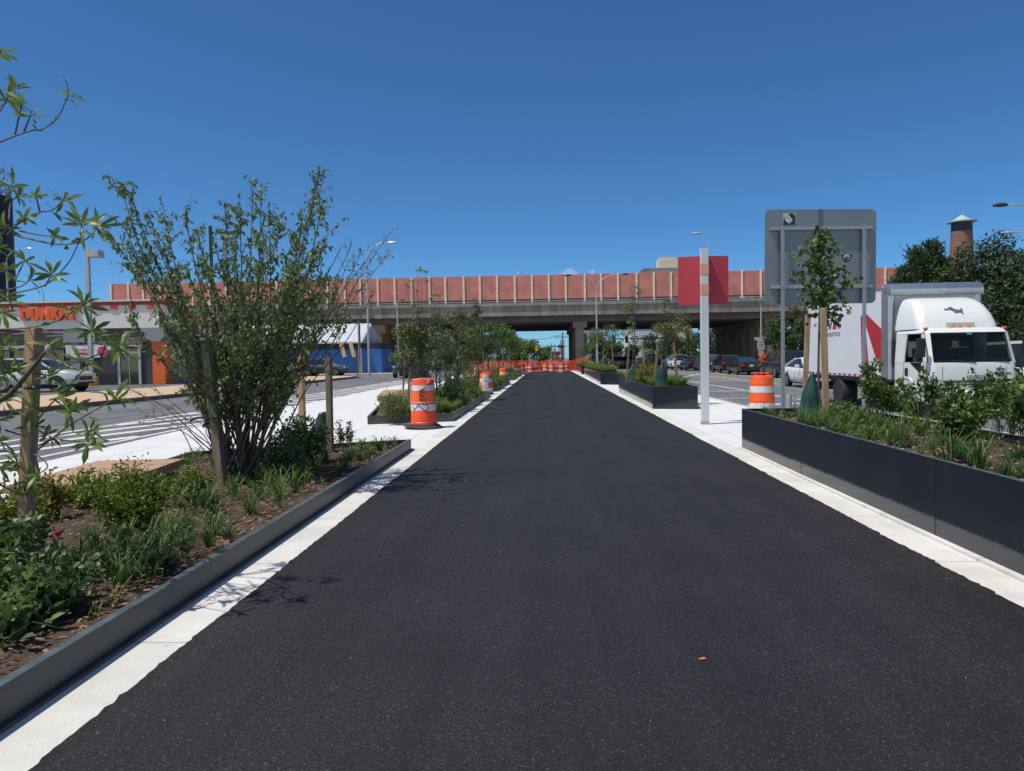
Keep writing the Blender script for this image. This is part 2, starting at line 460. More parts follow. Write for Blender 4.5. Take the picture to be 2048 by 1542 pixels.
M_NET = mat("orange_net", (0.90, 0.085, 0.02), rough=0.6, var=0.15, trans=0.3)
M_WHITE = mat("white_paint", (0.70, 0.70, 0.685), rough=0.3, var=0.03, coat=0.5)
M_WHITE2 = mat("white_panel", (0.66, 0.68, 0.71), rough=0.4, var=0.04, scale=1.0)
M_ALU = mat("aluminium", (0.52, 0.54, 0.57), rough=0.3, metal=0.85, var=0.1, scale=4)
M_GLASS = mat("dark_glass", (0.012, 0.016, 0.02), rough=0.05, var=0.2, spec=0.8)
M_GLASSB = mat("blue_glass", (0.02, 0.035, 0.06), rough=0.05, var=0.2, spec=0.9)
M_RED = mat("red_paint", (0.42, 0.022, 0.03), rough=0.4, var=0.06)
M_SIGNRED = mat("sign_red", (0.47, 0.045, 0.06), rough=0.45, var=0.05, scale=1)
M_SIGNGREY = mat("sign_pale_grey", (0.60, 0.62, 0.65), rough=0.45, var=0.03)
M_PEACH = mat("peach", (0.70, 0.36, 0.24), rough=0.5, var=0.04)
M_LAMPGREY = mat("lamp_grey", (0.42, 0.44, 0.46), rough=0.45, metal=0.3)
M_GREENBAG = mat("green_bag", (0.010, 0.050, 0.032), rough=0.5, var=0.35, scale=5, bump=0.5, bscale=9)
M_TAIL = mat("tail_light", (0.55, 0.02, 0.03), rough=0.15, var=0.1)
M_HEADL = mat("head_light", (0.6, 0.62, 0.65), rough=0.1, var=0.1)
M_TYRE = mat("tyre", (0.018, 0.018, 0.019), rough=0.8)
M_RIM = mat("rim", (0.45, 0.46, 0.48), rough=0.3, metal=0.8)
M_AMBER = mat("amber", (0.75, 0.16, 0.03), rough=0.3)
# ------------------------------------------------------------------ the setting
rnd = random.Random(7)
def sheet(name, poly, m, kind="structure"):
    b = MB(); b.sheet(poly); o = b.build(name, m, fix=False); o["kind"] = kind; return o
ZR = -0.12
sheet("ground", [(-1500,-60,-0.16),(1500,-60,-0.16),(1500,3000,-0.16),(-1500,3000,-0.16)], M_GROUND)
# right road (several lanes), left road sloping up to the far kerb
sheet("road", [(5.9,-20,ZR),(27,-20,ZR),(27,420,ZR),(5.9,420,ZR)], M_ROAD)
lr = MB(); lr.add([(-15.3,-20,0.10),(-6.5,-20,ZR),(-6.5,420,ZR),(-15.3,420,0.10)], [(0,1,2,3)])
lr.build("road", M_ROAD, fix=False)["kind"] = "structure"
# side street on the left after the tan pavement
sheet("road", [(-60,62,0.085),(-15.3,62,0.085),(-15.3,78,0.085),(-60,78,0.085)], M_ROAD)
# asphalt under the overpass between the two roads
sheet("road", [(-6.5,86,ZR+0.004),(5.9,86,ZR+0.004),(5.9,420,ZR+0.004),(-6.5,420,ZR+0.004)], M_LOT)
# central concrete pad with kerb sides
pl = MB()
left = [(-7.45,-6),(-7.9,11.3),(-8.3,17),(-8.98,39.5),(-8.6,52),(-7.4,86)]
right = [(5.75,86),(5.75,-6)]
poly = left + right
pl.prism([(x,y,-0.2) for x,y in poly], (0,0,0.2))
pl.build("pavement", M_CONC)["kind"] = "structure"
kb = MB()
kb.box(5.75,5.92,-6,86,-0.2,0.004)
kb.build("kerb", M_KERB, bevel=0.012)["kind"] = "structure"
# strips beside the path
for x0, x1 in ((-2.24,-1.9),(2.70,3.06)):
    st = MB(); st.box(x0,x1,-4,84.5,-0.1,0.006)
    st.build("edge_strip", M_STRIP)["kind"] = "structure"
# fresh asphalt path with ragged edges
pa = MB(); vs=[]; fs=[]; n=1400; bl_ = br_e = 0.0
for i in range(n+1):
    y = -4 + 86.6*(i/n)**1.7
    e = 0.0045
    if rnd.random() < .05: bl_, br_e = rnd.uniform(-.012,.008), rnd.uniform(-.015,.03)
    bl_ *= .9; br_e *= .9
    vs += [(-1.92+bl_+rnd.gauss(0,e)+0.004*math.sin(y*1.3), y, 0.020), (2.72+br_e+rnd.gauss(0,e)+0.004*math.sin(y*1.7+1), y, 0.020)]
    if i: fs.append((2*i-2,2*i-1,2*i+1,2*i))
pa.add(vs, fs)
pa.build("path", M_PATH, fix=False)["kind"] = "structure"
# faint scuffs on the fresh asphalt
sm = MB()
for x0,y0,x1,y1,w in ((853,1052,884,990,2.6),(868,976,883,952,3.2),(890,970,901,951,3.0),(914,967,926,951,3.0),(927,966,934,951,2.5),(960,968,966,960,2.5),(838,1075,850,1055,1.5),(912,1015,928,992,1.4),(784,1190,800,1150,1.5)):
    a = W(x0,y0,0.022); c = W(x1,y1,0.022); s_ = W(x0+w,y0,0.022)-a; k_ = max(2,int((c-a).length/0.05))
    for i in range(k_):
        if rnd.random() < .3: continue
        p = a.lerp(c,i/k_)+Vector((rnd.gauss(0,.006),0,0)); q = a.lerp(c,(i+.8)/k_)+Vector((rnd.gauss(0,.006),0,0)); e_ = s_*rnd.uniform(.2,.7)
        sm.sheet([p,p+e_,q+e_,q])
tag(sm.build("road_marking", mat("scuff_grey",(0.085,0.08,0.07),rough=.9), fix=False), kind="structure")
sm = MB()
for i in range(110):
    y = 2.0+rnd.random()**1.6*14; x = rnd.uniform(-2.2,3.0); r_ = rnd.uniform(.0015,.0042)
    M_ = Matrix.Rotation(rnd.uniform(0,6),3,'Z')@Matrix.Rotation(rnd.uniform(-.5,.5),3,'X')
    sm.obox((x,y,0.022+r_*.5),(r_*rnd.uniform(1,2.2),r_*1.3,r_),M=M_)
tag(sm.build("grit", mat("grit_pale",(0.38,0.33,0.27),rough=.9,island=.8), fix=False), kind="stuff")
p_ = W(1404,1319,0.024)
lf = MB(); lf.add([p_+Vector(v) for v in ((-.018,0,0),(-.004,.011,.006),(.014,.008,.010),(.020,.0,.004),(.004,-.007,.003))],[(0,1,2,3,4)])
tag(lf.build("fallen_leaf", mat("leaf_fallen",(0.45,0.12,0.05),rough=.7), fix=False), "small reddish dry leaf lying alone on the asphalt path","leaf")
# left pavement (tan concrete), its kerb and the car park behind
pv = MB()
tp = [(-21.3,-20),(-15.5,-20),(-15.5,57),(-15.8,60.0),(-16.8,61.6),(-18.2,62),(-40,62),(-40,58),(-21.3,52)]
pv.prism([(x,y,-0.1) for x,y in tp], (0,0,0.35))
pv.build("pavement", M_TAN)["kind"] = "structure"
kb = MB()
kp = [(-15.5,-20),(-15.5,57),(-15.8,60.0),(-16.8,61.6),(-18.2,62.0),(-40,62)]
for a, b2 in zip(kp, kp[1:]):
    d = Vector((b2[0]-a[0], b2[1]-a[1], 0)).normalized(); nrm = Vector((d.y, -d.x, 0))*0.16
    p = [Vector((a[0],a[1],-0.1)), Vector((b2[0],b2[1],-0.1))]
    kb.prism([p[0],p[1],p[1]+nrm,p[0]+nrm], (0,0,0.354))
kb.build("kerb", mat("dark_kerb", (0.17,0.13,0.10), rough=0.9, var=0.3))["kind"] = "structure"
sheet("car_park", [(-140,-20,0.2),(-21.3,-20,0.2),(-21.3,56,0.2),(-140,56,0.2)], M_LOT)
sheet("pavement", [(-70,78,0.1),(-15.3,78,0.1),(-15.3,96,0.1),(-70,96,0.1)], M_TAN)
sheet("pavement", [(27,-20,0.02),(33,-20,0.02),(33,400,0.02),(27,400,0.02)], M_TAN)
# road markings, each a thin sheet on the road
def marks(polys, m=M_PAINT, z=None):
    b = MB()
    for p in polys: b.sheet(p)
    o = b.build("road_marking", m, fix=False); o["kind"] = "structure"; return o
def zl(x): return 0.10 + (x+15.3)/8.8*(ZR-0.10) + 0.005
def lw(px, py):
    p = W(px, py, ZR)
    for _ in range(3): p = W(px, py, zl(p.x))
    return p
# hatched chevron area on the left road, beside the pad
hm = []
def lq(a, b, w):
    a = Vector((a[0],a[1])); b = Vector((b[0],b[1])); d = (b-a).normalized(); nn = Vector((-d.y,d.x))*w/2
    q = [a-nn, b-nn, b+nn, a+nn]
    hm.append([(p.x,p.y,zl(p.x)) for p in q])
lq((-10.85,3),(-10.85,62),0.14); lq((-8.55,3),(-9.35,58),0.12)
for k in range(17):
    y = -2 + k*3.3
    lq((-10.75, y),(-8.75-0.013*y, y+7.6),0.26)
marks(hm)
rm = []
def rq(x0,y0,x1,y1,w):
    a = Vector((x0,y0)); b = Vector((x1,y1)); d=(b-a).normalized(); nn=Vector((-d.y,d.x))*w/2
    rm.append([(p.x,p.y,ZR+0.005) for p in (a-nn,b-nn,b+nn,a+nn)])
rq(9.0,2,9.0,52,0.13)
rq(12.6,30,12.6,90,0.12)
for k in range(11): rq(6.6+0.0*k, 4+k*0.0, 6.6,4.01,0.001) if False else None
for y in (24.3,):   # stop bar and arrow beside the kerb
    rq(6.4,23.6,8.3,24.6,0.35); rq(6.3,27.5,8.8,28.3,0.18); rq(6.3,33.5,9.0,33.5,0.25)
for k in range(9): rq(15.3,20+k*9,15.3,23+k*9,0.12)
rq(9.0,52,13.6,66,0.2); rq(12.6,44,17,44.6,0.3); rq(9.2,46,16,50,0.2)
marks(rm)
rm = []
for k in range(6): rq(10.5+k*0.35,49+k*2.0,13.6+k*0.2,50.5+k*2.0,0.22)
rq(14.9,40,14.9,70,0.12)
marks(rm, M_YPAINT)

# ------------------------------------------------------------------ overpass
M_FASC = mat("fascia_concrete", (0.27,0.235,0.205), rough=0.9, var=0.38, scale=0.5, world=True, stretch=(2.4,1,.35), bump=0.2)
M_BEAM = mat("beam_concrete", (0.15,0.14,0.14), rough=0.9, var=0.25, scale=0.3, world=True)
M_PIER = mat("pier_concrete", (0.30,0.235,0.19), rough=0.9, var=0.25, scale=0.6, world=True, bump=0.2)
M_BRICK = brick_mat("noise_brick", (0.60,0.225,0.185), (0.56,0.205,0.17), (0.54,0.235,0.19), scale=1.0, bw=0.4, bh=0.2)
M_PIL = mat("pilaster_stone", (0.90,0.73,0.60), rough=0.9, var=0.2, scale=2.5, world=True)
OY = 95.0
ZB, ZT, ZD, ZS = 9.12, 12.2, 8.38, 6.95
ov = thing("overpass", "wide dark road overpass with a terracotta panel noise wall crossing the whole view", "overpass", (0,0,0))
XL, XR = -57.6, 52.0
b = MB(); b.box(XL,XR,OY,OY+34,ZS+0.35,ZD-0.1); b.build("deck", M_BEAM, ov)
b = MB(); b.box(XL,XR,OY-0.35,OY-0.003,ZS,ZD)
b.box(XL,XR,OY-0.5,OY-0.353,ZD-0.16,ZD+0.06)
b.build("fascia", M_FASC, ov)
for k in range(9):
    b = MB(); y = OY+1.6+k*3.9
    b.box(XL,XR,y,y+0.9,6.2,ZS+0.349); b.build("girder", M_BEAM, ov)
b = MB()
b.box(XL,XR,OY-0.1,OY+0.1,ZD+0.06,ZD+0.30)
b.box(XL,XR,OY-0.16,OY-0.10,ZD+0.42,ZD+0.50)
x = XL
while x < XR: b.box(x,x+0.1,OY-0.14,OY-0.02,ZD+0.06,ZD+0.5); x += 2.23
b.build("railing", mat("railing_grey",(0.42,0.42,0.41),rough=0.7), ov)
b = MB(); b.box(XL,XR,OY+0.25,OY+0.55,ZD-0.05,ZT-0.25+0.25); wall = b.build("noise_wall", M_BRICK, ov)
b = MB(); b.box(XL,XR,OY+0.2,OY+0.249,ZD-0.05,ZB); b.build("wall_base", mat("dark_wall_base",(0.06,0.05,0.05),rough=0.9), ov)
pb = MB(); pb.box(-0.11,0.11,-0.10,0.0,ZD+0.3,ZT+0.05)
for k in range(1,8): pb.box(-0.12,0.12,-0.115,-0.10,ZD+0.3+k*0.46,ZD+0.34+k*0.46)
p0 = pb.build("pilaster", M_PIL, wall)
xs = []; x = XL+0.15
while x < XR: xs.append(x); x += 2.23
for i, x in enumerate(xs):
    o = p0 if i == 0 else p0.copy()
    if i: COL.objects.link(o); o.parent = wall
    o.location = (x + rnd.uniform(-.12,.12), OY+0.25, 0)
# expansion joint boxes and abutments
b = MB(); b.box(-23.6,-22.7,OY-0.62,OY-0.5,ZD-0.2,ZD+1.0); b.build("joint_box", M_FASC, ov)
def pier(x0,x1,y0,y1,z0=-0.15,z1=6.2,name="pier",m=M_PIER):
    b = MB(); b.box(x0,x1,y0,y1,z0,z1); o = b.build(name, m, ov, bevel=0.05); return o
# central pier bent: a cap and a row of columns
b = MB(); b.box(3.6,5.4,96.6,127,5.4,6.199); b.build("pier_cap", M_PIER, ov)
for k in range(6): pier(3.9,5.0,97+k*5.6,98.5+k*5.6,z1=5.4,name="pier_column")
pier(4.15,4.75,98.5,127,z1=5.39,name="pier_wall")
b = MB(); b.box(3.85,5.05,96.985,96.999,3.1,3.25); b.build("pier_band", mat("pier_band",(0.4,0.33,0.28),rough=.9), ov)
# right pier bent
b = MB(); b.box(28.4,30.2,96.6,127,5.2,6.199); b.build("pier_cap", M_PIER, ov)
for k in range(8): pier(28.7,29.8,97+k*4.1,98.2+k*4.1,z1=5.2,name="pier_column")
# left pier bent and solid abutment behind the blue building
b = MB(); b.box(-23.6,-21.2,96.4,127,5.0,6.199); b.build("pier_cap", M_PIER, ov)
for k in range(7): pier(-22.9,-21.8,97+k*4.6,98.2+k*4.6,z1=5.0,name="pier_column")
b = MB(); b.box(-57.5,-23.7,97.5,99,-0.15,6.199); b.build("abutment", M_PIER, ov)
b = MB(); b.box(34,52,97.5,99,-0.15,6.199); b.build("abutment", M_PIER, ov)

# ------------------------------------------------------------------ shop with the orange sign
SX, SY, SZ = -24.95, 46.0, 0.22     # right front corner
px = 46.0/FPX
shop = thing("shop", "low grey shop with orange DUNKIN' letters, red roof band and orange corner pillar", "shop", (SX,SY,SZ))
M_SG = mat("shop_grey",(0.74,0.71,0.68),rough=0.85,var=0.05)
M_SG2 = mat("shop_mid_grey",(0.27,0.27,0.285),rough=0.85,var=0.08)
M_SR = mat("shop_red",(0.36,0.035,0.03),rough=0.6,var=0.05)
M_SR2 = mat("shop_coral",(0.70,0.07,0.06),rough=0.6,var=0.05)
M_SO = mat("shop_orange",(0.82,0.13,0.03),rough=0.55,var=0.05)
M_SW = mat("shop_dark_wall",(0.05,0.045,0.05),rough=0.6,var=0.1)
LX = -34.0
def sbox(name, m, *bs, parent=shop, bevel=0):
    b = MB()
    for q in bs: b.box(*q)
    return b.build(name, m, parent, bevel=bevel)
sbox("wall", M_SW, (LX,-0.0,0.25,17.5,0,3.6))
sbox("roof", M_SG2, (LX,-0.02,0.3,17.4,3.6,3.72))
fz0, fz1 = 3.70, 5.35
fp = sbox("fascia", M_SG, (LX,0.5,-0.1,0.25,3.62,5.08))
sbox("roof_band", M_SR, (LX,0.55,-0.17,0.3,5.082,5.3), (0.42,0.58,0.302,1.2,5.082,5.3))
sbox("coping", mat("coping_white",(0.6,0.6,0.6),rough=0.5), (LX,0.6,-0.24,0.35,5.302,5.42))
for k in range(28):
    x = 0.05 - k*1.2
    if x-0.45 < LX: break
    sbox("fascia_block", M_SR2, (x-0.45,x,-0.17,-0.103,4.8,5.08))
# slatted screen under the fascia
sc = sbox("slat_screen", mat("screen_brown",(0.14,0.115,0.10),rough=0.8), (LX,-0.9,0.15,0.24,2.35,3.619))
cols = [mat("slat_tan",(0.42,0.26,0.17),rough=.7), mat("slat_rust",(0.20,0.07,0.055),rough=.7), mat("slat_white",(0.62,0.62,0.62),rough=.6), mat("slat_brown",(0.20,0.15,0.12),rough=.7)]
r2 = random.Random(3)
for ci in range(4):
    b = MB()
    for row in range(14):
        z = 2.38 + row*0.088
        x = LX
        while x < -1.0:
            w = r2.uniform(0.9,2.6)
            if r2.randrange(4) == ci or (ci == 0 and row < 6 and r2.random() < .5 and False):
                b.box(x, min(x+w,-0.95), 0.10-0.002*ci-0.001*row, 0.149, z, z+0.06 if ci == 2 else z+0.08)
            x += w
    b.build("slat", cols[ci], sc)
sbox("corner_box", M_SG2, (-0.9,0.62,-0.12,1.5,2.72,3.618), bevel=0.01)
sbox("pillar", M_SO, (-0.28,0.56,0.05,0.9,0,2.719), bevel=0.015)
sbox("pillar_box", M_SG2, (-6.0,-4.6,-0.12,0.24,2.75,3.618))
sbox("pillar", M_SG2, (-5.6,-5.0,-0.05,0.249,0,2.749))
sbox("window", M_GLASS, (-9.5,-6.2,0.18,0.245,0.3,2.3), (-12.8,-9.8,0.18,0.245,0.3,2.3))
dr = sbox("door", M_GLASS, (-2.45,-1.25,0.17,0.244,0.0,2.3))
sbox("frame", mat("frame_pale",(0.42,0.44,0.45),rough=.4,metal=.4), (-2.62,-2.45,0.12,0.243,0,2.35),(-1.25,-1.08,0.12,0.243,0,2.35),(-1.87,-1.83,0.13,0.169,0,2.3),(-2.449,-1.251,0.12,0.169,2.0,2.1), parent=dr)
# lower side wing with the curved orange band
prof = [(0.45,5.3),(2.0,5.28),(3.2,5.05),(4.2,4.6),(5.2,4.25),(7,4.12),(17.5,4.05)]
b = MB()
poly = [(0.02,y,z) for y,z in prof] + [(0.02,17.5,0.0),(0.02,0.9,0.0)]
b.prism(poly, (0.1,0,0)); b.build("side_wall", M_SG, shop)
b = MB()
for (y0,z0),(y1,z1) in zip(prof,prof[1:]):
    b.prism([(0.121,y0,z0-0.26),(0.121,y1,z1-0.26),(0.121,y1,z1+0.02),(0.121,y0,z0+0.02)], (0.09,0,0))
b.build("side_band", M_SO, shop)
sbox("side_base", M_SG2, (0.121,0.2,1.6,17.4,0,1.1))
# sign letters
a0 = A(47,641,46.0); a1 = A(157,613,46.0)
w = a1.x-a0.x; h = 0.80
text_obj("sign_letters","DUNKIN'",M_SO,shop,plane_M((a0.x-SX,-0.101,a0.z-SZ-0.02),(1,0,0),(0,0,1)),w,h,depth=0.18,bold=0.07,spacing=1.04)
# banner
c0 = A(132,714,45.9); c1 = A(222,689,45.9)
bn = thing("banner","white banner with red lettering hanging above the shop door","banner",(c0.x,45.9,c0.z))
bw, bh = c1.x-c0.x, c1.z-c0.z
b = MB()
n = 12; vs=[]; fs=[]
for i in range(n+1):
    x = bw*i/n; sag = 0.08*math.sin(math.pi*i/n)
    vs += [(x,0.02*math.sin(i*1.3),0.0-sag),(x,0,bh-sag*0.6)]
    if i: fs.append((2*i-2,2*i,2*i+1,2*i-1))
b.add(vs,fs); b.build("cloth", mat("banner_cloth",(0.66,0.66,0.68),rough=.6), bn, fix=False)
M_BR = mat("banner_red",(0.6,0.04,0.12),rough=.6)
text_obj("lettering","BIGGEST",M_BR,bn,plane_M((bw*0.18,-0.045,bh*0.46),(1,0,0),(0,0,1)),bw*0.36,bh*0.2,depth=0.01,bold=0.03)
text_obj("lettering","SUMMER",M_BR,bn,plane_M((bw*0.19,-0.045,bh*0.16),(1,0,0),(0,0,1)),bw*0.33,bh*0.2,depth=0.01,bold=0.03)
b = MB(); b.lathe([(0.0,0),(0.34,0.0),(0.34,0.01),(0,0.01)],n=20,c=(bw*0.82,-0.06,bh*0.42),M=Matrix.Rotation(R(90),3,'X')); b.build("red_swirl",M_BR,bn)

# ------------------------------------------------------------------ blue walled building with corrugated roof
gy = 83.0
gl = A(560,745,gy).x; gr = A(764,745,gy).x
gb = thing("roadside_building","blue walled building under the overpass edge with a white corrugated lean-to roof","building",(0,gy,0.1))
M_BLUE = mat("blue_wall",(0.025,0.13,0.42),rough=0.6,var=0.3,scale=0.35,world=True)
sbox("wall", M_BLUE, (-46,gr,0,6,0,2.75), parent=gb)
sbox("clerestory", mat("dark_clerestory",(0.02,0.025,0.03),rough=.5), (-45.9,gr-0.4,0.1,5.9,2.751,3.45), parent=gb)
zr0 = A(700,684,gy-0.8).z-0.1; zr1 = A(700,648,gy+3.6).z-0.1
xr0 = A(724,684,gy-0.8).x; xr1 = A(742,648,gy+3.6).x
b = MB(); n = 60; vs=[]; fs=[]
for i in range(n+1):
    t = i/n; xa = -46+(xr0+46)*t; xb = -46+(xr1+46)*t; d = 0.05 if i%2 else 0
    vs += [(xa,-0.8,zr0+d),(xb,3.6,zr1+d)]
    if i: fs.append((2*i-2,2*i,2*i+1,2*i-1))
b.add(vs,fs); b.box(-46,xr0,-0.86,-0.80,zr0-0.14,zr0+0.02)
b.build("roof", mat("corrugated_white",(0.62,0.64,0.68),rough=.4,metal=.3,var=.1), gb, fix=False)
b = MB(); b.prism([(xr0,-0.7,zr0-0.1),(xr0+0.5,2.6,zr0-0.35),(xr1+0.6,4.4,zr0-0.35),(xr1+0.6,4.4,zr0+0.9),(xr1,3.55,zr1-0.06)],(0.06,0,0)); b.build("gable", mat("gable_white",(0.5,0.52,0.56),rough=.6), gb)

# ------------------------------------------------------------------ far buildings
M_BEIGE = mat("beige_render",(0.44,0.39,0.32),rough=.9,var=.12,scale=.3,world=True)
M_WIN = mat("far_window",(0.03,0.035,0.045),rough=.2)
def building(name,label,x0,x1,y0,y1,h,m,floors=2,cols=4,roofm=None,cat="building",z0=-0.1,win=M_WIN,group=None):
    g = thing(name,label,cat,((x0+x1)/2,y0,z0),group=group)
    w = (x1-x0)
    b = MB(); b.box(-w/2,w/2,0,y1-y0,0,h); b.build("wall",m,g)
    b = MB(); b.box(-w/2-0.2,w/2+0.2,-0.2,y1-y0+0.2,h+0.001,h+0.4); b.build("roof",roofm or M_SG2,g)
    if floors:
        src=None
        for f in range(floors):
            for c in range(cols):
                if src is None:
                    ww=w/cols*0.5; wh=h/floors*0.45
                    b=MB(); b.box(-ww/2,ww/2,-0.04,0.0,0,wh); src=b.build("window",win,g); o=src
                else:
                    o=src.copy(); COL.objects.link(o); o.parent=g
                o.location=(-w/2+w*(c+0.5)/cols,-0.003,h*(f+0.35)/floors)
    return g
building("beige_house","beige rendered house with pale framed windows seen under the overpass behind the median trees",-21.5,-13.5,146,156,7.6,M_BEIGE,2,3)
building("low_brick_building","low tan brick building beyond the overpass right of the central pier",14,24,210,230,4.6,mat("tan_brick",(0.36,0.26,0.19),rough=.9,var=.1),2,8)
building("white_building","tall white walled building under the overpass beyond the traffic signals",19.5,27,170,190,8.4,mat("chalk_white",(0.62,0.62,0.64),rough=.8),0,0)
building("grey_warehouse","grey flat warehouse with blank walls just right of the central pier",12.9,19,260,280,12.5,mat("warehouse_grey",(0.28,0.30,0.33),rough=.8),1,3)
building("brown_building","dark brown building with a white roof dome at the end of the road",-3.2,-.3,330,350,6.2,mat("brown_brick",(0.14,0.09,0.075),rough=.9),2,4,roofm=mat("roof_white",(0.7,0.7,0.7)))
building("red_brick_building","long red brick building at the far end of the road beside the pylons",3.0,7.4,360,380,4.4,mat("far_red_brick",(0.27,0.13,0.10),rough=.9,var=.1),2,8)
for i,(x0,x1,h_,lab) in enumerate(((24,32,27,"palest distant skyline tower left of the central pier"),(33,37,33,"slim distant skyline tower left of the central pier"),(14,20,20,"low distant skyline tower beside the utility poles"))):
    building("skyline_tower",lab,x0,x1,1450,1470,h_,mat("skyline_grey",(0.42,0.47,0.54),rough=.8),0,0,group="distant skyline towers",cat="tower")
# apartment tower above the noise wall
tw = thing("apartment_tower","pale apartment tower with a roof crown rising behind the noise wall","apartment tower",(78,500,0))
M_TW = mat("tower_cream",(0.55,0.47,0.38),rough=.9,var=.06)
b = MB(); b.prism([(-14,0,0),(-8,-5,0),(22,-5,0),(22,12,0),(-14,12,0)],(0,0,64)); b.build("wall",M_TW,tw)
b = MB(); b.box(-14.5,22.5,-5.5,12.5,64.01,65); b.build("roof",M_SG2,tw)
b = MB(); b.box(-2,12,-1,9,65.01,71.5); b.box(-1,11,-0.5,8,71.51,73.2); b.build("roof_crown",mat("crown_cream",(0.66,0.55,0.42),rough=.9),tw)
for f in range(5):
    for k in range(4):
        b=MB(); z=60.2-f*3.2; x=-7+k*7
        b.box(x,x+4.2,-5.08,-5.0,z,z+1.5); b.build("balcony" if k%2==0 else "window",mat("balcony_shade",(0.22,0.17,0.12)) if k%2==0 else mat("tower_window",(0.10,0.13,0.16),rough=.2),tw)
tw.scale = (0.9, 1, 0.925)
# brick chimney tower with green cap
cp = A(1923,503,120)
ch = thing("chimney_tower","round brick tower with a pale green conical cap above the right hand trees","tower",(cp.x,120,0))
zt = A(1923,446,120).z; zc = A(1922,432,120).z
b = MB(); b.lathe([(2.0,0),(1.75,zt-6),(1.42,zt)],n=28); b.build("shaft",brick_mat("tower_brick",(0.24,0.115,0.085),(0.17,0.085,0.07),(0.22,0.15,0.12),bw=.5,bh=.25),ch,smooth=True)
b = MB(); b.lathe([(1.53,zt-2.7),(1.46,zt-0.01)],n=28,close=False); b.build("dark_band",mat("tower_dark",(0.035,0.035,0.055),rough=.7),ch,smooth=True)
b = MB(); b.lathe([(1.3,zt),(2.15,zt+0.08),(2.15,zt+0.2),(1.3,zt+0.42),(0.5,zt+1.0),(0.25,zt+1.18),(0.02,zt+1.25)],n=28); b.build("cap",mat("verdigris",(0.36,0.46,0.40),rough=.6,var=.2),ch)
# black stack at the far left
sp_ = A(0,590,140)
stt = A(5,392,140).z
sx = A(19,500,140).x
st_ = thing("black_stack","tall black tower with a railing on top at the left edge of the view","tower",(sx-4.2,140,0))
b = MB(); b.lathe([(4.3,0),(4.2,stt)],n=32); b.build("shaft",mat("stack_black",(0.012,0.013,0.022),rough=.55,var=.3),st_,smooth=True)
b = MB()
for k in range(20):
    t=2*math.pi*k/20; b.tube([(4.0*math.cos(t),4.0*math.sin(t),stt),(4.0*math.cos(t),4.0*math.sin(t),stt+1.6)],0.06,4)
for z in (0.5,1.0,1.6): b.tube([(4.0*math.cos(2*math.pi*k/28),4.0*math.sin(2*math.pi*k/28),stt+z) for k in range(29)],0.05,4)
b.build("railing",M_DARK,st_)
# ------------------------------------------------------------------ planters
rp = random.Random(11)
def inset(poly, d):
    n=len(poly); out=[]
    cx=sum(p[0] for p in poly)/n; cy=sum(p[1] for p in poly)/n
    area=sum(poly[i][0]*poly[(i+1)%n][1]-poly[(i+1)%n][0]*poly[i][1] for i in range(n))
    s=1 if area>0 else -1
    for i in range(n):
        p0=Vector(poly[i-1]); p1=Vector(poly[i]); p2=Vector(poly[(i+1)%n])
        d1=(p1-p0).normalized(); d2=(p2-p1).normalized()
        n1=Vector((-d1.y,d1.x))*s; n2=Vector((-d2.y,d2.x))*s
        b=(n1+n2); b=b/max(b.length_squared,1e-6)*2
        out.append((p1.x+b.x*d, p1.y+b.y*d))
    return out
def soil_mesh(poly, z, amp, name, parent, step=0.12, m=M_SOIL):
    xs=[p[0] for p in poly]; ys=[p[1] for p in poly]
    bm=bmesh.new()
    vs=[bm.verts.new((x,y,z)) for x,y in poly]
    f=bm.faces.new(vs)
    nx=max(2,int((max(xs)-min(xs))/step/2)); 
    # cut into a grid
    for k in range(1,int((max(xs)-min(xs))/step)):
        g=bm.verts[:]+bm.edges[:]+bm.faces[:]
        bmesh.ops.bisect_plane(bm,geom=g,plane_co=(min(xs)+k*step,0,0),plane_no=(1,0,0))
    ky=max(1,int((max(ys)-min(ys))/step))
    ky=min(ky,110)
    for k in range(1,ky):
        g=bm.verts[:]+bm.edges[:]+bm.faces[:]
        bmesh.ops.bisect_plane(bm,geom=g,plane_co=(0,min(ys)+k*(max(ys)-min(ys))/ky,0),plane_no=(0,1,0))
    for v in bm.verts:
        if not v.is_boundary:
            x,y=v.co.x,v.co.y
            v.co.z += amp*(math.sin(x*2.1+y*0.7)*0.4+math.sin(y*1.7-x)*0.4)+rp.gauss(0,amp*0.28)
    me=bpy.data.meshes.new(name); bm.to_mesh(me); bm.free(); me.materials.append(m)
    o=bpy.data.objects.new(name,me); COL.objects.link(o); o.parent=parent; return o
PLANTERS={}
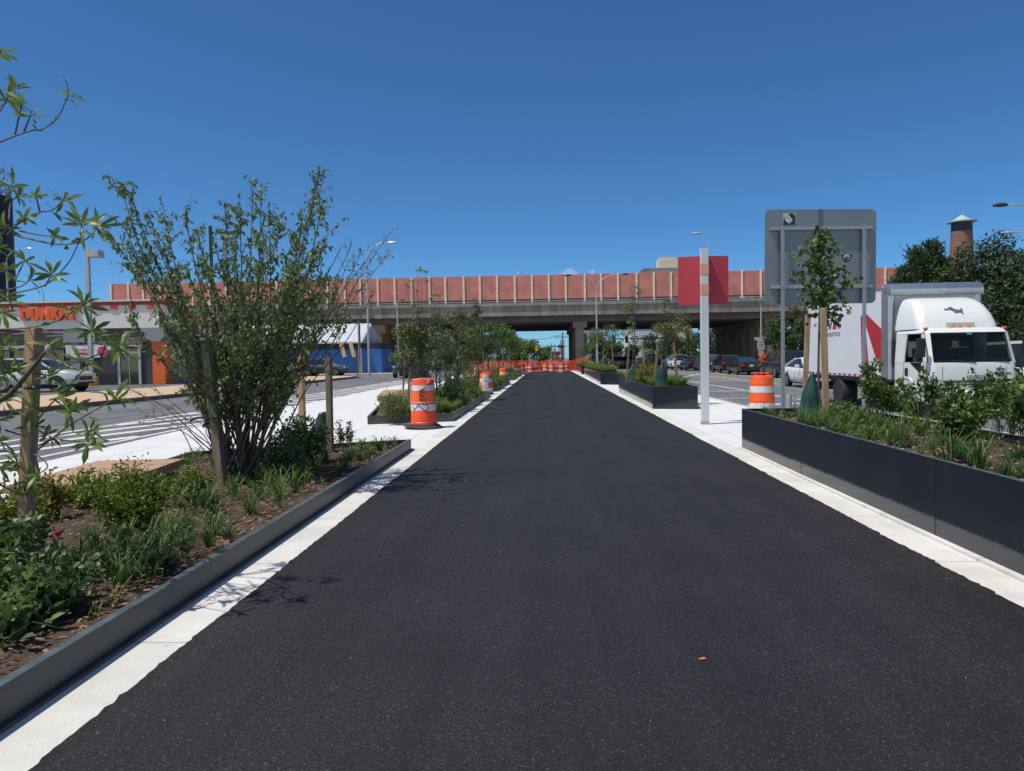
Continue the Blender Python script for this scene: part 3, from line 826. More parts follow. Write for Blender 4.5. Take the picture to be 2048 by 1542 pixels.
def planter(key,label,poly,h,zs,m,lip,group,th=0.012,amp=0.035):
    g=thing("planter",label,"planter",(0,0,0),group=group)
    b=MB(); inn=inset(poly,th); n=len(poly)
    for i in range(n):
        j=(i+1)%n
        b.add([(poly[i][0],poly[i][1],0.004),(poly[j][0],poly[j][1],0.004),(poly[j][0],poly[j][1],h),(poly[i][0],poly[i][1],h),
               (inn[i][0],inn[i][1],0.004),(inn[j][0],inn[j][1],0.004),(inn[j][0],inn[j][1],h),(inn[i][0],inn[i][1],h)],
              [(0,1,2,3),(5,4,7,6),(3,2,6,7),(0,4,5,1)])
    b.build("wall",m,g)
    lb=MB(); inl=inset(poly,lip); out=inset(poly,-0.003)
    for i in range(n):
        j=(i+1)%n
        lb.add([(out[i][0],out[i][1],h+.001),(out[j][0],out[j][1],h+.001),(inl[j][0],inl[j][1],h+.001),(inl[i][0],inl[i][1],h+.001),
                (out[i][0],out[i][1],h+.007),(out[j][0],out[j][1],h+.007),(inl[j][0],inl[j][1],h+.007),(inl[i][0],inl[i][1],h+.007)],
               [(0,1,2,3),(4,7,6,5),(0,4,5,1),(3,2,6,7)])
    lb.build("rim",M_LIP,g)
    ins=inset(poly,th+0.002)
    soil_mesh(ins,zs,amp,"soil",g)
    PLANTERS[key]=(inset(poly,0.12),zs,g)
    return g
GL="low steel edged planting beds left of the path"; GR="tall slate steel planters right of the path"
planter("L1","long low steel bed in the near left corner with mulch, big shrub and stakes",[(-2.27,-1.5),(-2.27,W(825,900).y),(W(382,927).x,W(382,927).y),(-5.2,8.6),(-5.6,-1.5)],0.175,0.11,M_STEEL2,0.05,GL)
l2=[tuple(W(905,843).xy),(-2.25,29.6),(-4.6,29.6),tuple(W(768,812).xy),tuple(W(735,849).xy)]
planter("L2","low steel bed behind the graffitied drum with a wooden bench on its far edge",l2,0.19,0.12,M_STEEL2,0.05,GL)
planter("L3","third low steel bed along the left of the path beyond the drum with paper notices",[(-2.25,33.8),(-2.25,45.5),(-4.6,45.5),(-5.4,38),(-4.4,33.8)],0.2,0.12,M_STEEL2,0.05,GL,amp=.03)
planter("L4","farthest low steel bed on the left running up to the orange mesh fence",[(-2.25,50),(-2.25,77),(-4.6,77),(-4.6,50)],0.2,0.12,M_STEEL2,0.05,GL,amp=.03)
r1y=W(1480,898).y
planter("R1","tall near slate steel planter at the right edge filled with shrubs and grasses",[(3.10,-1.5),(4.75,-1.5),(4.75,r1y-0.1),(3.10,r1y)],0.64,0.55,M_STEEL,0.03,GR)
r2a=W(1305,818); r2b=W(1396,818.5); r2c=W(1231,784)
planter("R2","second slate steel planter behind the white pole sign with a rounded yellow green shrub",[tuple(r2a.xy),tuple(r2b.xy),(r2b.x+0.1,r2c.y),(3.08,r2c.y)],0.64,0.56,M_STEEL,0.03,GR)
r3a=W(1201,769); r3b=W(1246,770)
planter("R3","third slate steel planter, small in the distance with a thin tree and green bag",[tuple(r3a.xy),tuple(r3b.xy),(4.45,60),(3.08,60)],0.66,0.57,M_STEEL,0.03,GR)
planter("R4","farthest slate steel planter beside the end of the path at the orange fence",[(3.1,65),(4.4,65),(4.4,80),(3.1,80)],0.66,0.57,M_STEEL,0.03,GR)
# foundation ledge below the near planters
b=MB(); b.box(3.045,3.098,-1.5,r1y,0.006,0.03); b.build("ledge",M_STRIP,PLANTERS["R1"][2])
b=MB(); b.box(-2.269,-2.235,-1.5,12.2,0.006,0.022); b.build("flange",M_STEEL2,PLANTERS["L1"][2])
# scattered mulch chips
def chips(key,n,y0,y1,s):
    poly,zs,g=PLANTERS[key]
    b=MB(); xs=[p[0] for p in poly]; k=0
    while k<n:
        y=y0+(y1-y0)*rp.random()**1.5; x=rp.uniform(min(xs),max(xs))
        k+=1
        if not inpoly(x,y,poly): continue
        a=rp.uniform(0,6.28); l=s*rp.uniform(.6,1.8); w=l*rp.uniform(.25,.6); t=rp.uniform(-.5,.5); t2=rp.uniform(-.4,.4)
        M=Matrix.Rotation(a,3,'Z')@Matrix.Rotation(t,3,'X')@Matrix.Rotation(t2,3,'Y')
        c=Vector((x,y,zs+0.03+rp.uniform(-.02,.03)))
        b.add([c+M@Vector(p) for p in ((-l/2,-w/2,0),(l/2,-w/2*.7,0),(l/2*.9,w/2,0.003),(-l/2,w/2*.8,0))],[(0,1,2,3)])
    o=b.build("wood_chips",M_CHIP,None,fix=False); o["kind"]="stuff"; return o
def inpoly(x,y,poly):
    c=False; n=len(poly)
    for i in range(n):
        x1,y1=poly[i]; x2,y2=poly[(i+1)%n]
        if (y1>y)!=(y2>y) and x<(x2-x1)*(y-y1)/(y2-y1)+x1: c=not c
    return c
chips("L1",9000,1.6,12,0.028); chips("R1",5000,0,12,0.028); chips("L2",3000,17,29,0.05)

for y_ in (2.9,6.0,9.1):
    b=MB(); b.box(3.0965,3.0985,y_,y_+.003,.03,.635); b.build("seam",M_DARK,PLANTERS["R1"][2])
# benches
def bench(label,c,size,rz,ztop,n,th=0.07,base=True):
    g=thing("bench",label,"bench",(c[0],c[1],0),rz,"wooden slab benches on the left beds")
    b=MB(); w=size[0]; L_=size[1]; s=L_/n
    for k in range(n):
        y=-L_/2+k*s
        b.box(-w/2,w/2,y,y+s*0.86,ztop-th,ztop)
    b.build("slats",M_BENCH,g,bevel=0.004,seg=1)
    b=MB(); b.box(-w/2+0.04,w/2-0.04,-L_/2+0.05,L_/2-0.05,ztop-th-0.05,ztop-th-0.002); b.build("frame",M_GALV,g)
    b=MB(); b.box(-w/2+0.22,w/2-0.22,-L_/2+0.25,-L_/2+0.33,0.0,ztop-th-0.05); b.build("leg",M_GALV,g)
    b=MB(); b.box(-w/2+0.22,w/2-0.22,L_/2-0.33,L_/2-0.25,0.0,ztop-th-0.05); b.build("leg",M_GALV,g)
    return g
bench("slatted wooden bench at the left behind the round green azalea shrub",(-4.98,8.0),(1.05,1.9),R(6),0.31,17)
c=W(790,800,0.36)
bench("solid looking wooden bench corner showing beside the second bed on the left",(-5.05,25.2),(1.35,4.6),R(10),0.40,34,th=0.17)

# ------------------------------------------------------------------ traffic drums
DP=[(0.305,0.05),(0.305,0.10),(0.292,0.11),(0.288,0.30),(0.282,0.31),(0.278,0.50),(0.272,0.51),(0.268,0.69),(0.262,0.70),(0.257,0.86),(0.235,0.905),(0.17,0.925),(0.02,0.925)]
def dr_r(z):
    for (r0,z0),(r1,z1) in zip(DP,DP[1:]):
        if z0<=z<=z1 and z1>z0: return r0+(r1-r0)*(z-z0)/(z1-z0)
    return 0.2
def make_drum(label,bands,group="orange and white traffic drums along the path",flange=True,handle=True):
    g=thing("traffic_drum",label,"traffic drum",(0,0,0),group=group)
    b=MB(); b.lathe(DP,n=28); b.build("body",M_ORANGE,g,smooth=True,angle=30)
    for z0,z1,mm in bands:
        b=MB(); zs=[z0,(z0+z1)/2,z1]
        b.lathe([(dr_r(z)+0.004,z) for z in zs],n=28,close=False); b.build("reflective_band",mm,g,smooth=True,fix=True)
    if handle:
     b=MB(); b.bar((-0.14,0,0.90),(-0.14,0,0.98),0.05,0.03); b.bar((0.14,0,0.90),(0.14,0,0.98),0.05,0.03); b.bar((-0.165,0,0.985),(0.165,0,0.985),0.05,0.03)
     b.build("handle",M_ORANGE,g)
    b=MB(); b.lathe([(0.40,0.0),(0.40,0.02),(0.31,0.07),(0.295,0.085),(0.26,0.085)],n=28); b.build("base",M_RUBBER,g)
    return g
std=[(0.12,0.28,M_REFL),(0.325,0.485,M_ORANGE2),(0.525,0.675,M_REFL),(0.715,0.85,M_ORANGE2)]
c0=W(848,856)
d1=make_drum("graffitied orange and white traffic drum standing nearest on the left of the path",
    [(0.325,0.44,M_REFL),(0.48,0.49,M_REFL),(0.51,0.665,M_ORANGE2),(0.70,0.80,M_REFL)],handle=False)
d1.location=(c0.x,c0.y,0.02); d1.scale=(0.96,0.96,1.16)
# graffiti strokes on the drum
def surf(px_,z):   # px across the drum, metres from the axis
    r=dr_r(z)+0.009; x=max(-r*.98,min(r*.98,px_)); return Vector((x,-math.sqrt(max(r*r-x*x,0)),z))
b=MB()
for st in ([(-0.06,0.685),(0.02,0.725),(0.08,0.76),(0.07,0.72),(-0.05,0.69)],
           [(0.09,0.655),(0.0,0.66),(-0.05,0.63),(0.02,0.60),(0.08,0.60),(-0.02,0.575),(-0.05,0.54),(0.0,0.525),(0.10,0.53)],
           [(-0.20,0.40),(-0.18,0.34),(-0.06,0.43),(0.05,0.34),(0.11,0.325),(0.15,0.37),(0.14,0.43),(0.03,0.45),(-0.12,0.45)]):
    b.tube([surf(x,z) for x,z in st],0.010,5)
b.build("graffiti",M_DARK,d1)
b=MB(); b.tube([(-0.27,-0.03,0.12),(-0.285,-0.04,0.5),(-0.27,-0.05,0.8),(-0.22,-0.12,0.9),(0.0,-0.2,0.93),(0.14,-0.17,0.92),(0.17,-0.22,0.86),(0.13,-0.23,0.84)],0.012,6); b.build("rope",mat("rope_pale",(0.55,0.38,0.28),rough=.8),d1)
b=MB(); b.lathe([(0.44,0.0),(0.47,0.006),(0.34,0.055),(0.31,0.06)],n=28,M=Matrix.Rotation(R(2.5),3,'Y')); b.build("rubber_skirt",M_RUBBER,d1)
c0=W(972,789)
d2=make_drum("white bandaged traffic drum with pasted paper notices, second along the left",[(0.12,0.30,M_REFL)]+std[1:])
d2.location=(c0.x,c0.y,0); d2.rotation_euler=(0,R(1.5),0)
b=MB()
for x0,x1,z0,z1 in ((-0.13,0.12,0.60,0.88),(-0.14,0.11,0.30,0.56)):
    vs=[];fs=[]
    for i in range(7):
        x=x0+(x1-x0)*i/6
        p=surf(x,z0+0.001); q=surf(x,z1-0.02); q.y=min(q.y,p.y)-0.008; p.y-=0.012
        vs+=[p,q]
        if i: fs.append((2*i-2,2*i,2*i+1,2*i-1))
    b.add(vs,fs)
b.build("paper_notice",mat("paper",(0.74,0.74,0.74),rough=.7),d2,fix=False)
b=MB()
for z in (0.84,0.79,0.74,0.69,0.50,0.45,0.40,0.35): 
    b.tube([surf(x,z)+Vector((0,-0.02,0)) for x in (-0.10,-0.03,0.03,0.08)],0.006,4)
b.build("print_line",mat("print_grey",(0.25,0.26,0.28),rough=.7),d2)
proto=make_drum("orange and white traffic drum",std); used=[False]
def drum(px,py,label,z=0.0,s=1.0,tilt=0.0,group=None,Y=None):
    o=proto if not used[0] else copy_tree(proto); used[0]=True
    p=W(px,py,z) if Y is None else Vector((A(px,py,Y).x,Y,z))
    o.location=(p.x,p.y,z); o.scale=(s,s,s); o.rotation_euler=(0,R(tilt),R(rp.uniform(0,360))); o["label"]=label
    if group: o["group"]=group
    return o
drum(1008,766,"third drum along the left, weathered, behind the drum with paper notices",tilt=2)
drum(1035,753,"fourth drum along the left, standing at the bed corner with a white band",tilt=-1)
drum(1045,749,"fifth drum along the left, just before the pair at the fence")
drum(1053.5,746,"left drum of the pair at the far left end of the asphalt path")
drum(1062,746,"right drum of the pair at the far left end of the asphalt path",tilt=1)
drum(1091,742.5,"drum behind the netting near the middle of the path end",tilt=-2)
drum(1133,743,"drum behind the netting right of the central drum",tilt=1)
drum(1104,744,"leaning drum at the end of the path left of the central drum",tilt=4)
drum(1124,745.5,"drum in front of the orange mesh fence near the right path end",s=1.1)
drum(1524,829,"bright orange drum behind the near right planter beside the metal sign post",z=0.0,s=1.06)
drum(1225,752,"drum standing behind the third right planter beside the road",z=0.0,Y=50)
drum(1187,742,"small distant drum between the two farthest right planters",z=0.0,Y=62)
p_=W(1524,829)
for px_,Y_,lab in ((941,72,"left drum of the netted cluster behind the left bed trees"),(949,74,"middle drum of the netted cluster behind the left bed trees"),(957,72,"right drum of the netted cluster behind the left bed trees")):
    drum(px_,0,lab,Y=Y_,s=1.05,z=-.05)

# ------------------------------------------------------------------ orange mesh fence
def net_fence(label,pts,h,cell=0.13,sag=0.12):
    g=thing("mesh_fence",label,"fence",(0,0,0),group="orange plastic mesh fences")
    b=MB(); tot=0
    P=[Vector((x,y,z)) for x,y,z in pts]
    rr=0.021
    for a,c in zip(P,P[1:]):
        d=c-a; n=max(2,int(d.length/cell)); rows=int(h/cell)
        def top(t): return h*(1-sag*math.sin(math.pi*((t*max(1,round(d.length/2.4)))%1.0)))
        nrm=Vector((-d.y,d.x,0)).normalized()
        def P3(t,z): return a+d*t+Vector((0,0,z))+nrm*0.05*math.sin(t*17+z*3)
        for i in range(n+1):
            t=i/n; T=top(t)
            p=P3(t,0.02); q=P3(t,T); u=d.normalized()*rr
            b.add([p-u,p+u,q+u,q-u],[(0,1,2,3)])
        for r in range(rows+1):
            for i in range(n):
                t0=i/n; t1=(i+1)/n
                z0=0.02+(top(t0)-.02)*r/rows; z1=0.02+(top(t1)-.02)*r/rows
                p=P3(t0,z0); q=P3(t1,z1); u=Vector((0,0,rr*(1.6 if r==rows else 1)))
                b.add([p-u,q-u,q+u,p+u],[(0,1,2,3)])
    b.build("netting",M_NET,g,fix=False)
    for a,c in zip(P,P[1:]):
        n=max(1,round((c-a).length/2.4))
        for i in range(n+1):
            p=a+(c-a)*i/n
            b=MB(); b.tube([p,p+Vector((0,0,h+0.12))],0.025,5); b.build("post",M_STAKE,g)
    return g
ex=[A(x,740,82.6).x for x in (1065,1092,1116,1152,1172)]
net_fence("orange mesh fence closing the far end of the asphalt path",[(ex[0],82.6,0),(ex[1],83.2,0),(ex[2],82.6,0),(ex[3],82.4,0)],1.25)
net_fence("orange mesh fence pulled tight between the path end and the farthest right planter",[(ex[3],82.4,0),(ex[4],80.5,0.35)],1.25,sag=0.02)
net_fence("long orange mesh fence running behind the left beds towards the overpass",[(A(1064,740,83).x,83.0,0),(A(1020,740,80).x,80,0),(A(975,740,74).x,74,0),(A(930,740,72).x,72,0)],1.35)
# orange work signs
def diamond(px,py,Y,s,label,ph=1.0):
    p=A(px,py,Y)
    g=thing("work_sign",label,"work sign",(p.x,Y,-0.1))
    z=p.z+0.1; M=Matrix.Rotation(R(45),3,'Y')
    b=MB(); b.obox((0,0,z),(s,0.02,s),M=M); b.build("sign_panel",M_ORANGE2,g)
    b=MB(); b.tube([(0,0.03,0),(0,0.03,z)],0.02,5); b.tube([(-0.3,0.03,0),(0,0.03,0.5),(0.3,0.03,0)],0.018,5); b.build("stand",M_DARK,g)
    return g
diamond(878,727,66,0.62,"left of two orange diamond signs seen through the left bed stems")
diamond(888,727,66.5,0.66,"right of two orange diamond signs seen through the left bed stems")
diamond(1528,720,84,1.1,"orange diamond sign beside the street pole behind the black cars")
# yellow bin like base and small metal bollard
p=W(1577,829,0)
g=thing("metal_bollard","short grey metal bollard behind the near right planter beside the sign post","bollard",(p.x,p.y,0))
b=MB(); b.lathe([(0.085,0),(0.085,0.46),(0.07,0.49),(0.0,0.49)],n=18); b.build("pipe",M_GALV,g,smooth=True)
b=MB(); b.lathe([(0.03,0),(0.03,0.5)],n=10,c=(0.16,0.0,0)); b.build("side_pipe",M_GALV,g,smooth=True)

# ------------------------------------------------------------------ street lamps and poles
def cobra(label,px_base,Y,zbase,ztop,armdx,rise=0.5,r=0.09,m=M_LAMPGREY,head="cobra",x=None,group="street lamps",double=False,armdy=0.0):
    X=A(px_base,600,Y).x if x is None else x
    g=thing("street_lamp",label,"street lamp",(X,Y,zbase),group=group)
    H=ztop-zbase
    b=MB(); b.tube([(0,0,0),(0,0,H-rise-0.6)],[r*1.25,r*0.75],10); b.build("pole",m,g,smooth=True)
    for s in ((1,-1) if double else (1,)):
        dx=armdx*s
        b=MB(); pts=[]
        for i in range(10):
            t=i/9; pts.append((dx*(1-math.cos(t*math.pi/2)),armdy*(1-math.cos(t*math.pi/2)),H-rise-0.6+(rise+0.6)*math.sin(t*math.pi/2)))
        pts.append((dx*1.12,armdy*1.12,H-0.03))
        b.tube(pts,r*0.42,7); b.build("arm",m,g,smooth=True)
        e=Vector(pts[-1]); d=Vector((1 if dx>0 else -1,0,0))
        b=MB()
        b.loft([[e+d*u+Vector((0,w*c,h*k)) for c,k in ((-1,0),(-.6,1),(.6,1),(1,0),(.6,-.7),(-.6,-.7))] for u,w,h in ((0,.06,.05),(.12,.14,.09),(.45,.17,.10),(.68,.12,.05),(.72,.03,.02))])
        b.build("lamp_head",M_DARK if head=="dark" else M_LAMPGREY,g,smooth=True)
    return g
Yd=70.0
z_=A(1195,549,Yd).z
cobra("double armed grey street lamp rising from the median in front of the noise wall",1193,Yd,0,z_,2.1,rise=0.9,double=True,head="dark")
Yc=60; cobra("lamp whose hooked top shows above the white pole sign",1416,Yc,ZR,A(1408,466,Yc).z,-0.45,rise=0.25,r=0.07)
Yc=86; cobra("curved arm street lamp at the right end of the overpass carrying small signs",1522,Yc,0,A(1500,594,Yc).z,-1.55,rise=0.6,r=0.10)
Yc=58; cobra("street lamp with long arm above the left road corner, behind the big shrub",735,Yc,0.25,A(760,485,Yc).z,1.55,rise=0.9,r=0.08)
Yc=75; cobra("curved street lamp beside the black tower at the far left",16,Yc,0.2,A(40,497,Yc).z,1.9,rise=0.8,r=0.10)
Yc=150; cobra("tiny distant street lamp above the shop roof left of the square lot light",87,Yc,0.2,A(75,556,Yc).z,-2.9,rise=3,r=0.12)
Yc=38; cobra("street lamp head reaching in at the right edge, the higher one",2120,Yc,0,A(2020,409,Yc).z,-2.3,rise=0.5,head="dark",r=0.1)
Yc=46.7; cobra("pale street lamp head reaching in at the right edge, the lower one",2110,Yc,0,A(2030,464,Yc).z,-2.2,rise=0.4,r=0.1)
Yc=140; cobra("tiny lamp on top of the overpass above the noise wall",1049,Yc,8,A(1047,545,Yc).z,-0.5,rise=.3,r=0.07)
# dark pole with a square arm
Yc=52; X=A(425,600,Yc).x; zt=A(424,452,Yc).z
g=thing("street_lamp","black square pole with a straight arm showing above the big shrub","street lamp",(X,Yc,0.2),group="street lamps")
b=MB(); b.box(-.09,.09,-.09,.09,0,zt-0.2); b.build("pole",M_DARK,g)
b=MB(); b.box(.091,1.2,-.05,.05,zt-0.75,zt-0.62); b.build("arm",M_DARK,g)
b=MB(); b.box(1.201,2.0,-.2,.2,zt-0.8,zt-0.62); b.build("lamp_head",M_DARK,g)
# parking lot light with yellow foot
Yc=40.5; X=A(183,740,Yc).x; zt=A(181,497,Yc).z; zb=A(184,772,Yc).z
g=thing("lot_light","square grey car park light pole with a box lamp and yellow concrete foot","lot light",(X,Yc,zb))
b=MB(); b.box(-.10,.10,-.10,.10,0.45,zt-zb); b.build("pole",M_LAMPGREY,g)
b=MB(); b.lathe([(0.33,0),(0.33,0.5),(0.28,0.54),(0,0.54)],n=20); b.build("foot",mat("safety_yellow",(0.75,0.42,0.01),rough=.6),g,smooth=True)
b=MB(); b.prism([(0.101,-.3,zt-zb-0.08),(0.8,-.3,zt-zb-0.12),(0.8,-.3,zt-zb-0.52),(0.101,-.3,zt-zb-0.50)],(0,0.6,0)); b.build("lamp_head",M_LAMPGREY,g,bevel=.01)
# street pole signs under right lamp
p=A(1522,690,85.7)
g=thing("street_sign","white regulatory signs stacked on the right hand street lamp","sign",(p.x,85.7,0))
b=MB(); b.box(-0.75,0.75,-.02,0,A(1,688,85.7).z*0+3.15,3.5); b.build("name_plate",mat("sign_pink_white",(0.55,0.47,0.48),rough=.5),g)
b=MB(); b.box(-0.42,0.42,-.02,0,2.1,3.1); b.build("sign_panel",mat("sign_white",(0.6,0.6,0.6),rough=.5),g)
b=MB()
for z in (2.85,2.6,2.35): b.box(-.3,.3,-.026,-.021,z,z+.08)
b.build("print_line",M_DARK,g)
b=MB(); b.box(-0.3,0.3,-.02,0,1.35,2.0); b.build("sign_panel",mat("sign_pinkish",(0.6,0.42,0.42),rough=.5),g)
# leaning sign post near the blue wall, small post signs
p=W(717,756,0.25)
g=thing("leaning_signpost","leaning thin post with two narrow pale boards by the blue wall","signpost",(p.x,p.y,0.25))
q=A(700,690,p.y); 
b=MB(); b.tube([(0,0,0),(q.x-p.x,0,q.z-0.25)],0.035,6); b.build("post",M_TWIG,g)
for dx in (-0.35,0.35):
    b=MB(); b.bar((-0.62+dx,-0.05,1.55),(-0.90+dx,-0.05,2.65),0.28,0.02,up=(0,1,0)); b.build("board",mat("board_cream",(0.6,0.45,0.22),rough=.6),g)
Yc=80; X=A(720,740,Yc).x
g=thing("utility_pole","grey wooden utility pole standing against the blue wall","utility pole",(X,Yc,0.1))
b=MB(); b.tube([(0,0,0),(0,0,A(716,650,Yc).z+0.3)],[0.17,0.13],8); b.build("pole",M_STAKE2,g,smooth=True)
b=MB(); b.tube([(0.2,-.1,0),(0.2,-.1,2.8)],0.09,6); b.build("conduit",M_LAMPGREY,g)
Yc=60; X=A(797,740,Yc).x
g=thing("thin_pole","thin dark pole with a small pinkish sign left of the median trees","pole",(X,Yc,ZR))
b=MB(); b.tube([(0,0,0),(0,0,A(797,600,Yc).z)],[0.07,0.05],6); b.build("pole",M_LAMPGREY,g)
b=MB(); b.box(-.2,.2,-.09,-.07,2.0,2.5); b.build("sign_panel",MATS["sign_pinkish"],g)

# traffic signals on mast arm beyond the overpass
Yc=128; xp=A(1334,676,Yc).x; zm=A(1280,676,Yc).z
g=thing("signal_mast","horizontal signal mast arm with two hanging traffic lights beyond the overpass","traffic signal",(xp,Yc,-0.1))
b=MB(); b.tube([(0,0,0),(0,0,zm+0.4)],[0.16,0.12],8); b.build("pole",M_LAMPGREY,g)
b=MB(); b.tube([(0,0,zm),(A(1222,676,Yc).x-xp,0,zm+0.05)],[0.12,0.07],8); b.build("mast_arm",M_LAMPGREY,g)
for k,px_ in enumerate((1228,1253)):
    x=A(px_,676,Yc).x-xp
    b=MB(); b.box(x-.24,x+.24,-.35,-.1,zm-0.75,zm+0.55); hd=b.build("signal_head",M_DARK,g)
    b=MB(); b.lathe([(0.0,0),(0.14,0.0),(0.14,0.02),(0,0.02)],n=12,c=(x,-.355,zm-0.45),M=Matrix.Rotation(R(90),3,'X')); b.build("lens",mat("green_lens",(0.1,0.7,0.5),rough=.3) if k else mat("pale_lens",(0.7,0.75,0.7),rough=.3),hd)
Yc=118; X=A(1354,700,Yc).x
g=thing("signal_post","orange walk signal box on a post beyond the overpass","traffic signal",(X,Yc,-0.1))
b=MB(); b.tube([(0,0,0),(0,0,A(1354,678,Yc).z)],0.07,6); b.build("post",M_DARK,g)
b=MB(); b.box(-.25,.25,-.3,-.08,2.9,4.0); b.build("signal_head",M_AMBER,g)
Yc=170; X=A(1073,700,Yc).x
g=thing("signal_post","yellow signal box on a dark post far down the road","traffic signal",(X,Yc,-0.1))
b=MB(); b.tube([(0,0,0),(0,0,A(1073,688,Yc).z)],0.12,6); b.build("post",M_DARK,g)
b=MB(); b.box(-.3,.3,-.4,-.13,3.2,4.6); b.build("signal_head",mat("signal_yellow",(0.7,0.4,0.02)),g)
# utility poles down the road
upx=[(1125.5,665,150,1.6,"nearest utility pole under the overpass with a round lamp cap"),(1122,680,175,0,"thin utility pole close behind the nearest one"),
     (1103,686,230,1.2,"utility pole left of the nearest one down the road"),(1096,689,260,1.2,"slim utility pole beside the pale tree"),(1110,688,300,1.2,"faint utility pole between the far pair"),
     (1036,678,200,2.2,"utility pole with crossarm among the left far trees"),(1046,684,230,2.0,"second utility pole with crossarm among the left far trees"),(1031,684,240,2.0,"third utility pole partly hidden by the left far trees")]
for i,(px_,py_,Y_,arm,lab) in enumerate(upx):
    X=A(px_,700,Y_).x; zt=A(px_,py_,Y_).z
    g=thing("utility_pole",lab,"utility pole",(X,Y_,-0.1),group="utility poles down the road")
    b=MB(); b.tube([(0,0,0),(0,0,zt+0.1)],[0.2,0.14],6); b.build("pole",M_STAKE2,g)
    if arm:
        b=MB(); b.box(-arm,arm,-.08,.08,zt-0.9,zt-0.75); b.build("crossarm",M_STAKE2,g)
    if i==0:
        b=MB(); b.lathe([(0.1,0),(0.75,0.15),(0.85,0.35),(0.3,0.5)],n=12,c=(-0.4,-.3,zt-3.0)); b.build("lamp_cap",M_DARK,g)
def wire(label,p,q,sag,r=0.03):
    b=MB(); b.tube([p.lerp(q,t/10)-Vector((0,0,sag*4*(t/10)*(1-t/10))) for t in range(11)],r,4,caps=False)
    tag(b.build("power_line",M_DARK),label,"power line",group="power lines down the road")
wire("power line from the left far trees to the nearest pole",A(1040,682,200),A(1125,690,150),1.0,.05)
wire("upper power line sloping from the left far trees",A(1020,672,180),A(1125,668,150),1.0,.04)
wire("lower power line crossing behind the nearest pole",A(1060,686,220),A(1180,688,160),.8,.05)

# ------------------------------------------------------------------ white pole sign with the red panel
pb_=W(1411.5,849,0)
Yp=pb_.y+0.07; sc_=Yp/FPX
g=thing("pole_sign","tall white pole sign with peach blocks and a square red panel behind it","sign",(pb_.x,Yp,0))
zt=A(1409,498,Yp).z
b=MB(); b.box(-.078,.078,-.07,.07,0.035,zt); b.build("pole",M_SIGNGREY,g,bevel=.004)
b=MB(); b.box(-.085,.085,-.08,.08,0,0.07); b.build("foot",mat("foot_dirty",(0.33,0.34,0.28),rough=.8,var=.3),g)
for z0p,z1p in ((549,528),(589,568)):
    b=MB(); b.box(-.086,.086,-.078,.02,A(1409,z0p,Yp).z,A(1409,z1p,Yp).z); b.build("block",M_PEACH,g,bevel=.003)
Yr=Yp+0.10
l,r_=A(1358,560,Yr).x-pb_.x,A(1458,560,Yr).x-pb_.x
zt_=A(1408,512,Yr).z; zb_=A(1408,608.5,Yr).z
b=MB()
b.loft([[(x,0.10+dy,zb_),(x,0.12+dy,zb_),(x,0.12+dy,zt_),(x,0.10+dy,zt_)] for x,dy in ((l,0.10),(l*.5,0.05),(-.02,0.0),(.02,0),(r_*.5,0.02),(r_,0.05))])
b.build("red_panel",M_SIGNRED,g)

# ------------------------------------------------------------------ big road sign seen from the back
Ys=12.9
g0=A(1644,512,Ys)
ang=R(4)
g=thing("road_sign","large grey metal road sign seen from behind on two perforated posts","road sign",(g0.x,Ys,0),ang)
wpx=220*Ys/FPX/math.cos(ang); zc=g0.z; hh=184*Ys/FPX/2*1.0
TM=Matrix.Rotation(R(0.4),3,'Y')
def rr(w,h,r,n=5):
    P=[]
    for cx,cz,a0 in ((w/2-r,h/2-r,0),(-w/2+r,h/2-r,90),(-w/2+r,-h/2+r,180),(w/2-r,-h/2+r,270)):
        for k in range(n+1):
            a=R(a0+90*k/n); P.append((cx+r*math.cos(a),cz+r*math.sin(a)))
    return P
b=MB(); b.prism([TM@Vector((x,0.06,z))+Vector((0,0,zc)) for x,z in rr(wpx,hh*2,0.09)],(0,0.006,0)); pn=b.build("sign_panel",M_SIGNBACK,g)
b=MB(); b.box(-0.035,0.035,0.052,0.059,zc+0.25,zc+hh-0.004); b.box(-0.035,0.035,0.052,0.059,zc-hh+0.01,zc-0.4); b.build("seam",mat("seam_grey",(0.12,0.135,0.16),rough=.5,metal=.3),g)
for i,zz in enumerate((A(1644,456,Ys).z,A(1644,573,Ys).z)):
    b=MB(); b.prism([(-wpx/2+.08,.0,zz-.025),(-wpx/2+.08,.055,zz-.035),(-wpx/2+.08,.055,zz+.035),(-wpx/2+.08,.0,zz+.025)],(wpx-.16,0,0)); b.build("rail",M_GALV,g)
for x in (-wpx*0.355,wpx*0.375):
    b=MB(); zt=A(1644,452,Ys).z
    b.box(x-.028,x-.024,-.03,0,-0.1,zt); b.box(x+.024,x+.028,-.03,0,-0.1,zt); b.box(x-.0239,x+.0239,-.034,-.0301,-0.1,zt)
    for zz in (A(1644,456,Ys).z,A(1644,573,Ys).z):
        for dz in (-.02,.02): b.box(x-.012,x+.012,-.05,-.034,zz+dz-.010,zz+dz+.010)
    ps=b.build("post",M_GALV,g)
    b=MB()
    z=0.1
    while z<zt-0.03: b.box(x-.006,x+.006,-.0352,-.0345,z,z+.012); z+=0.0254*2
    b.build("holes",M_DARK,ps)
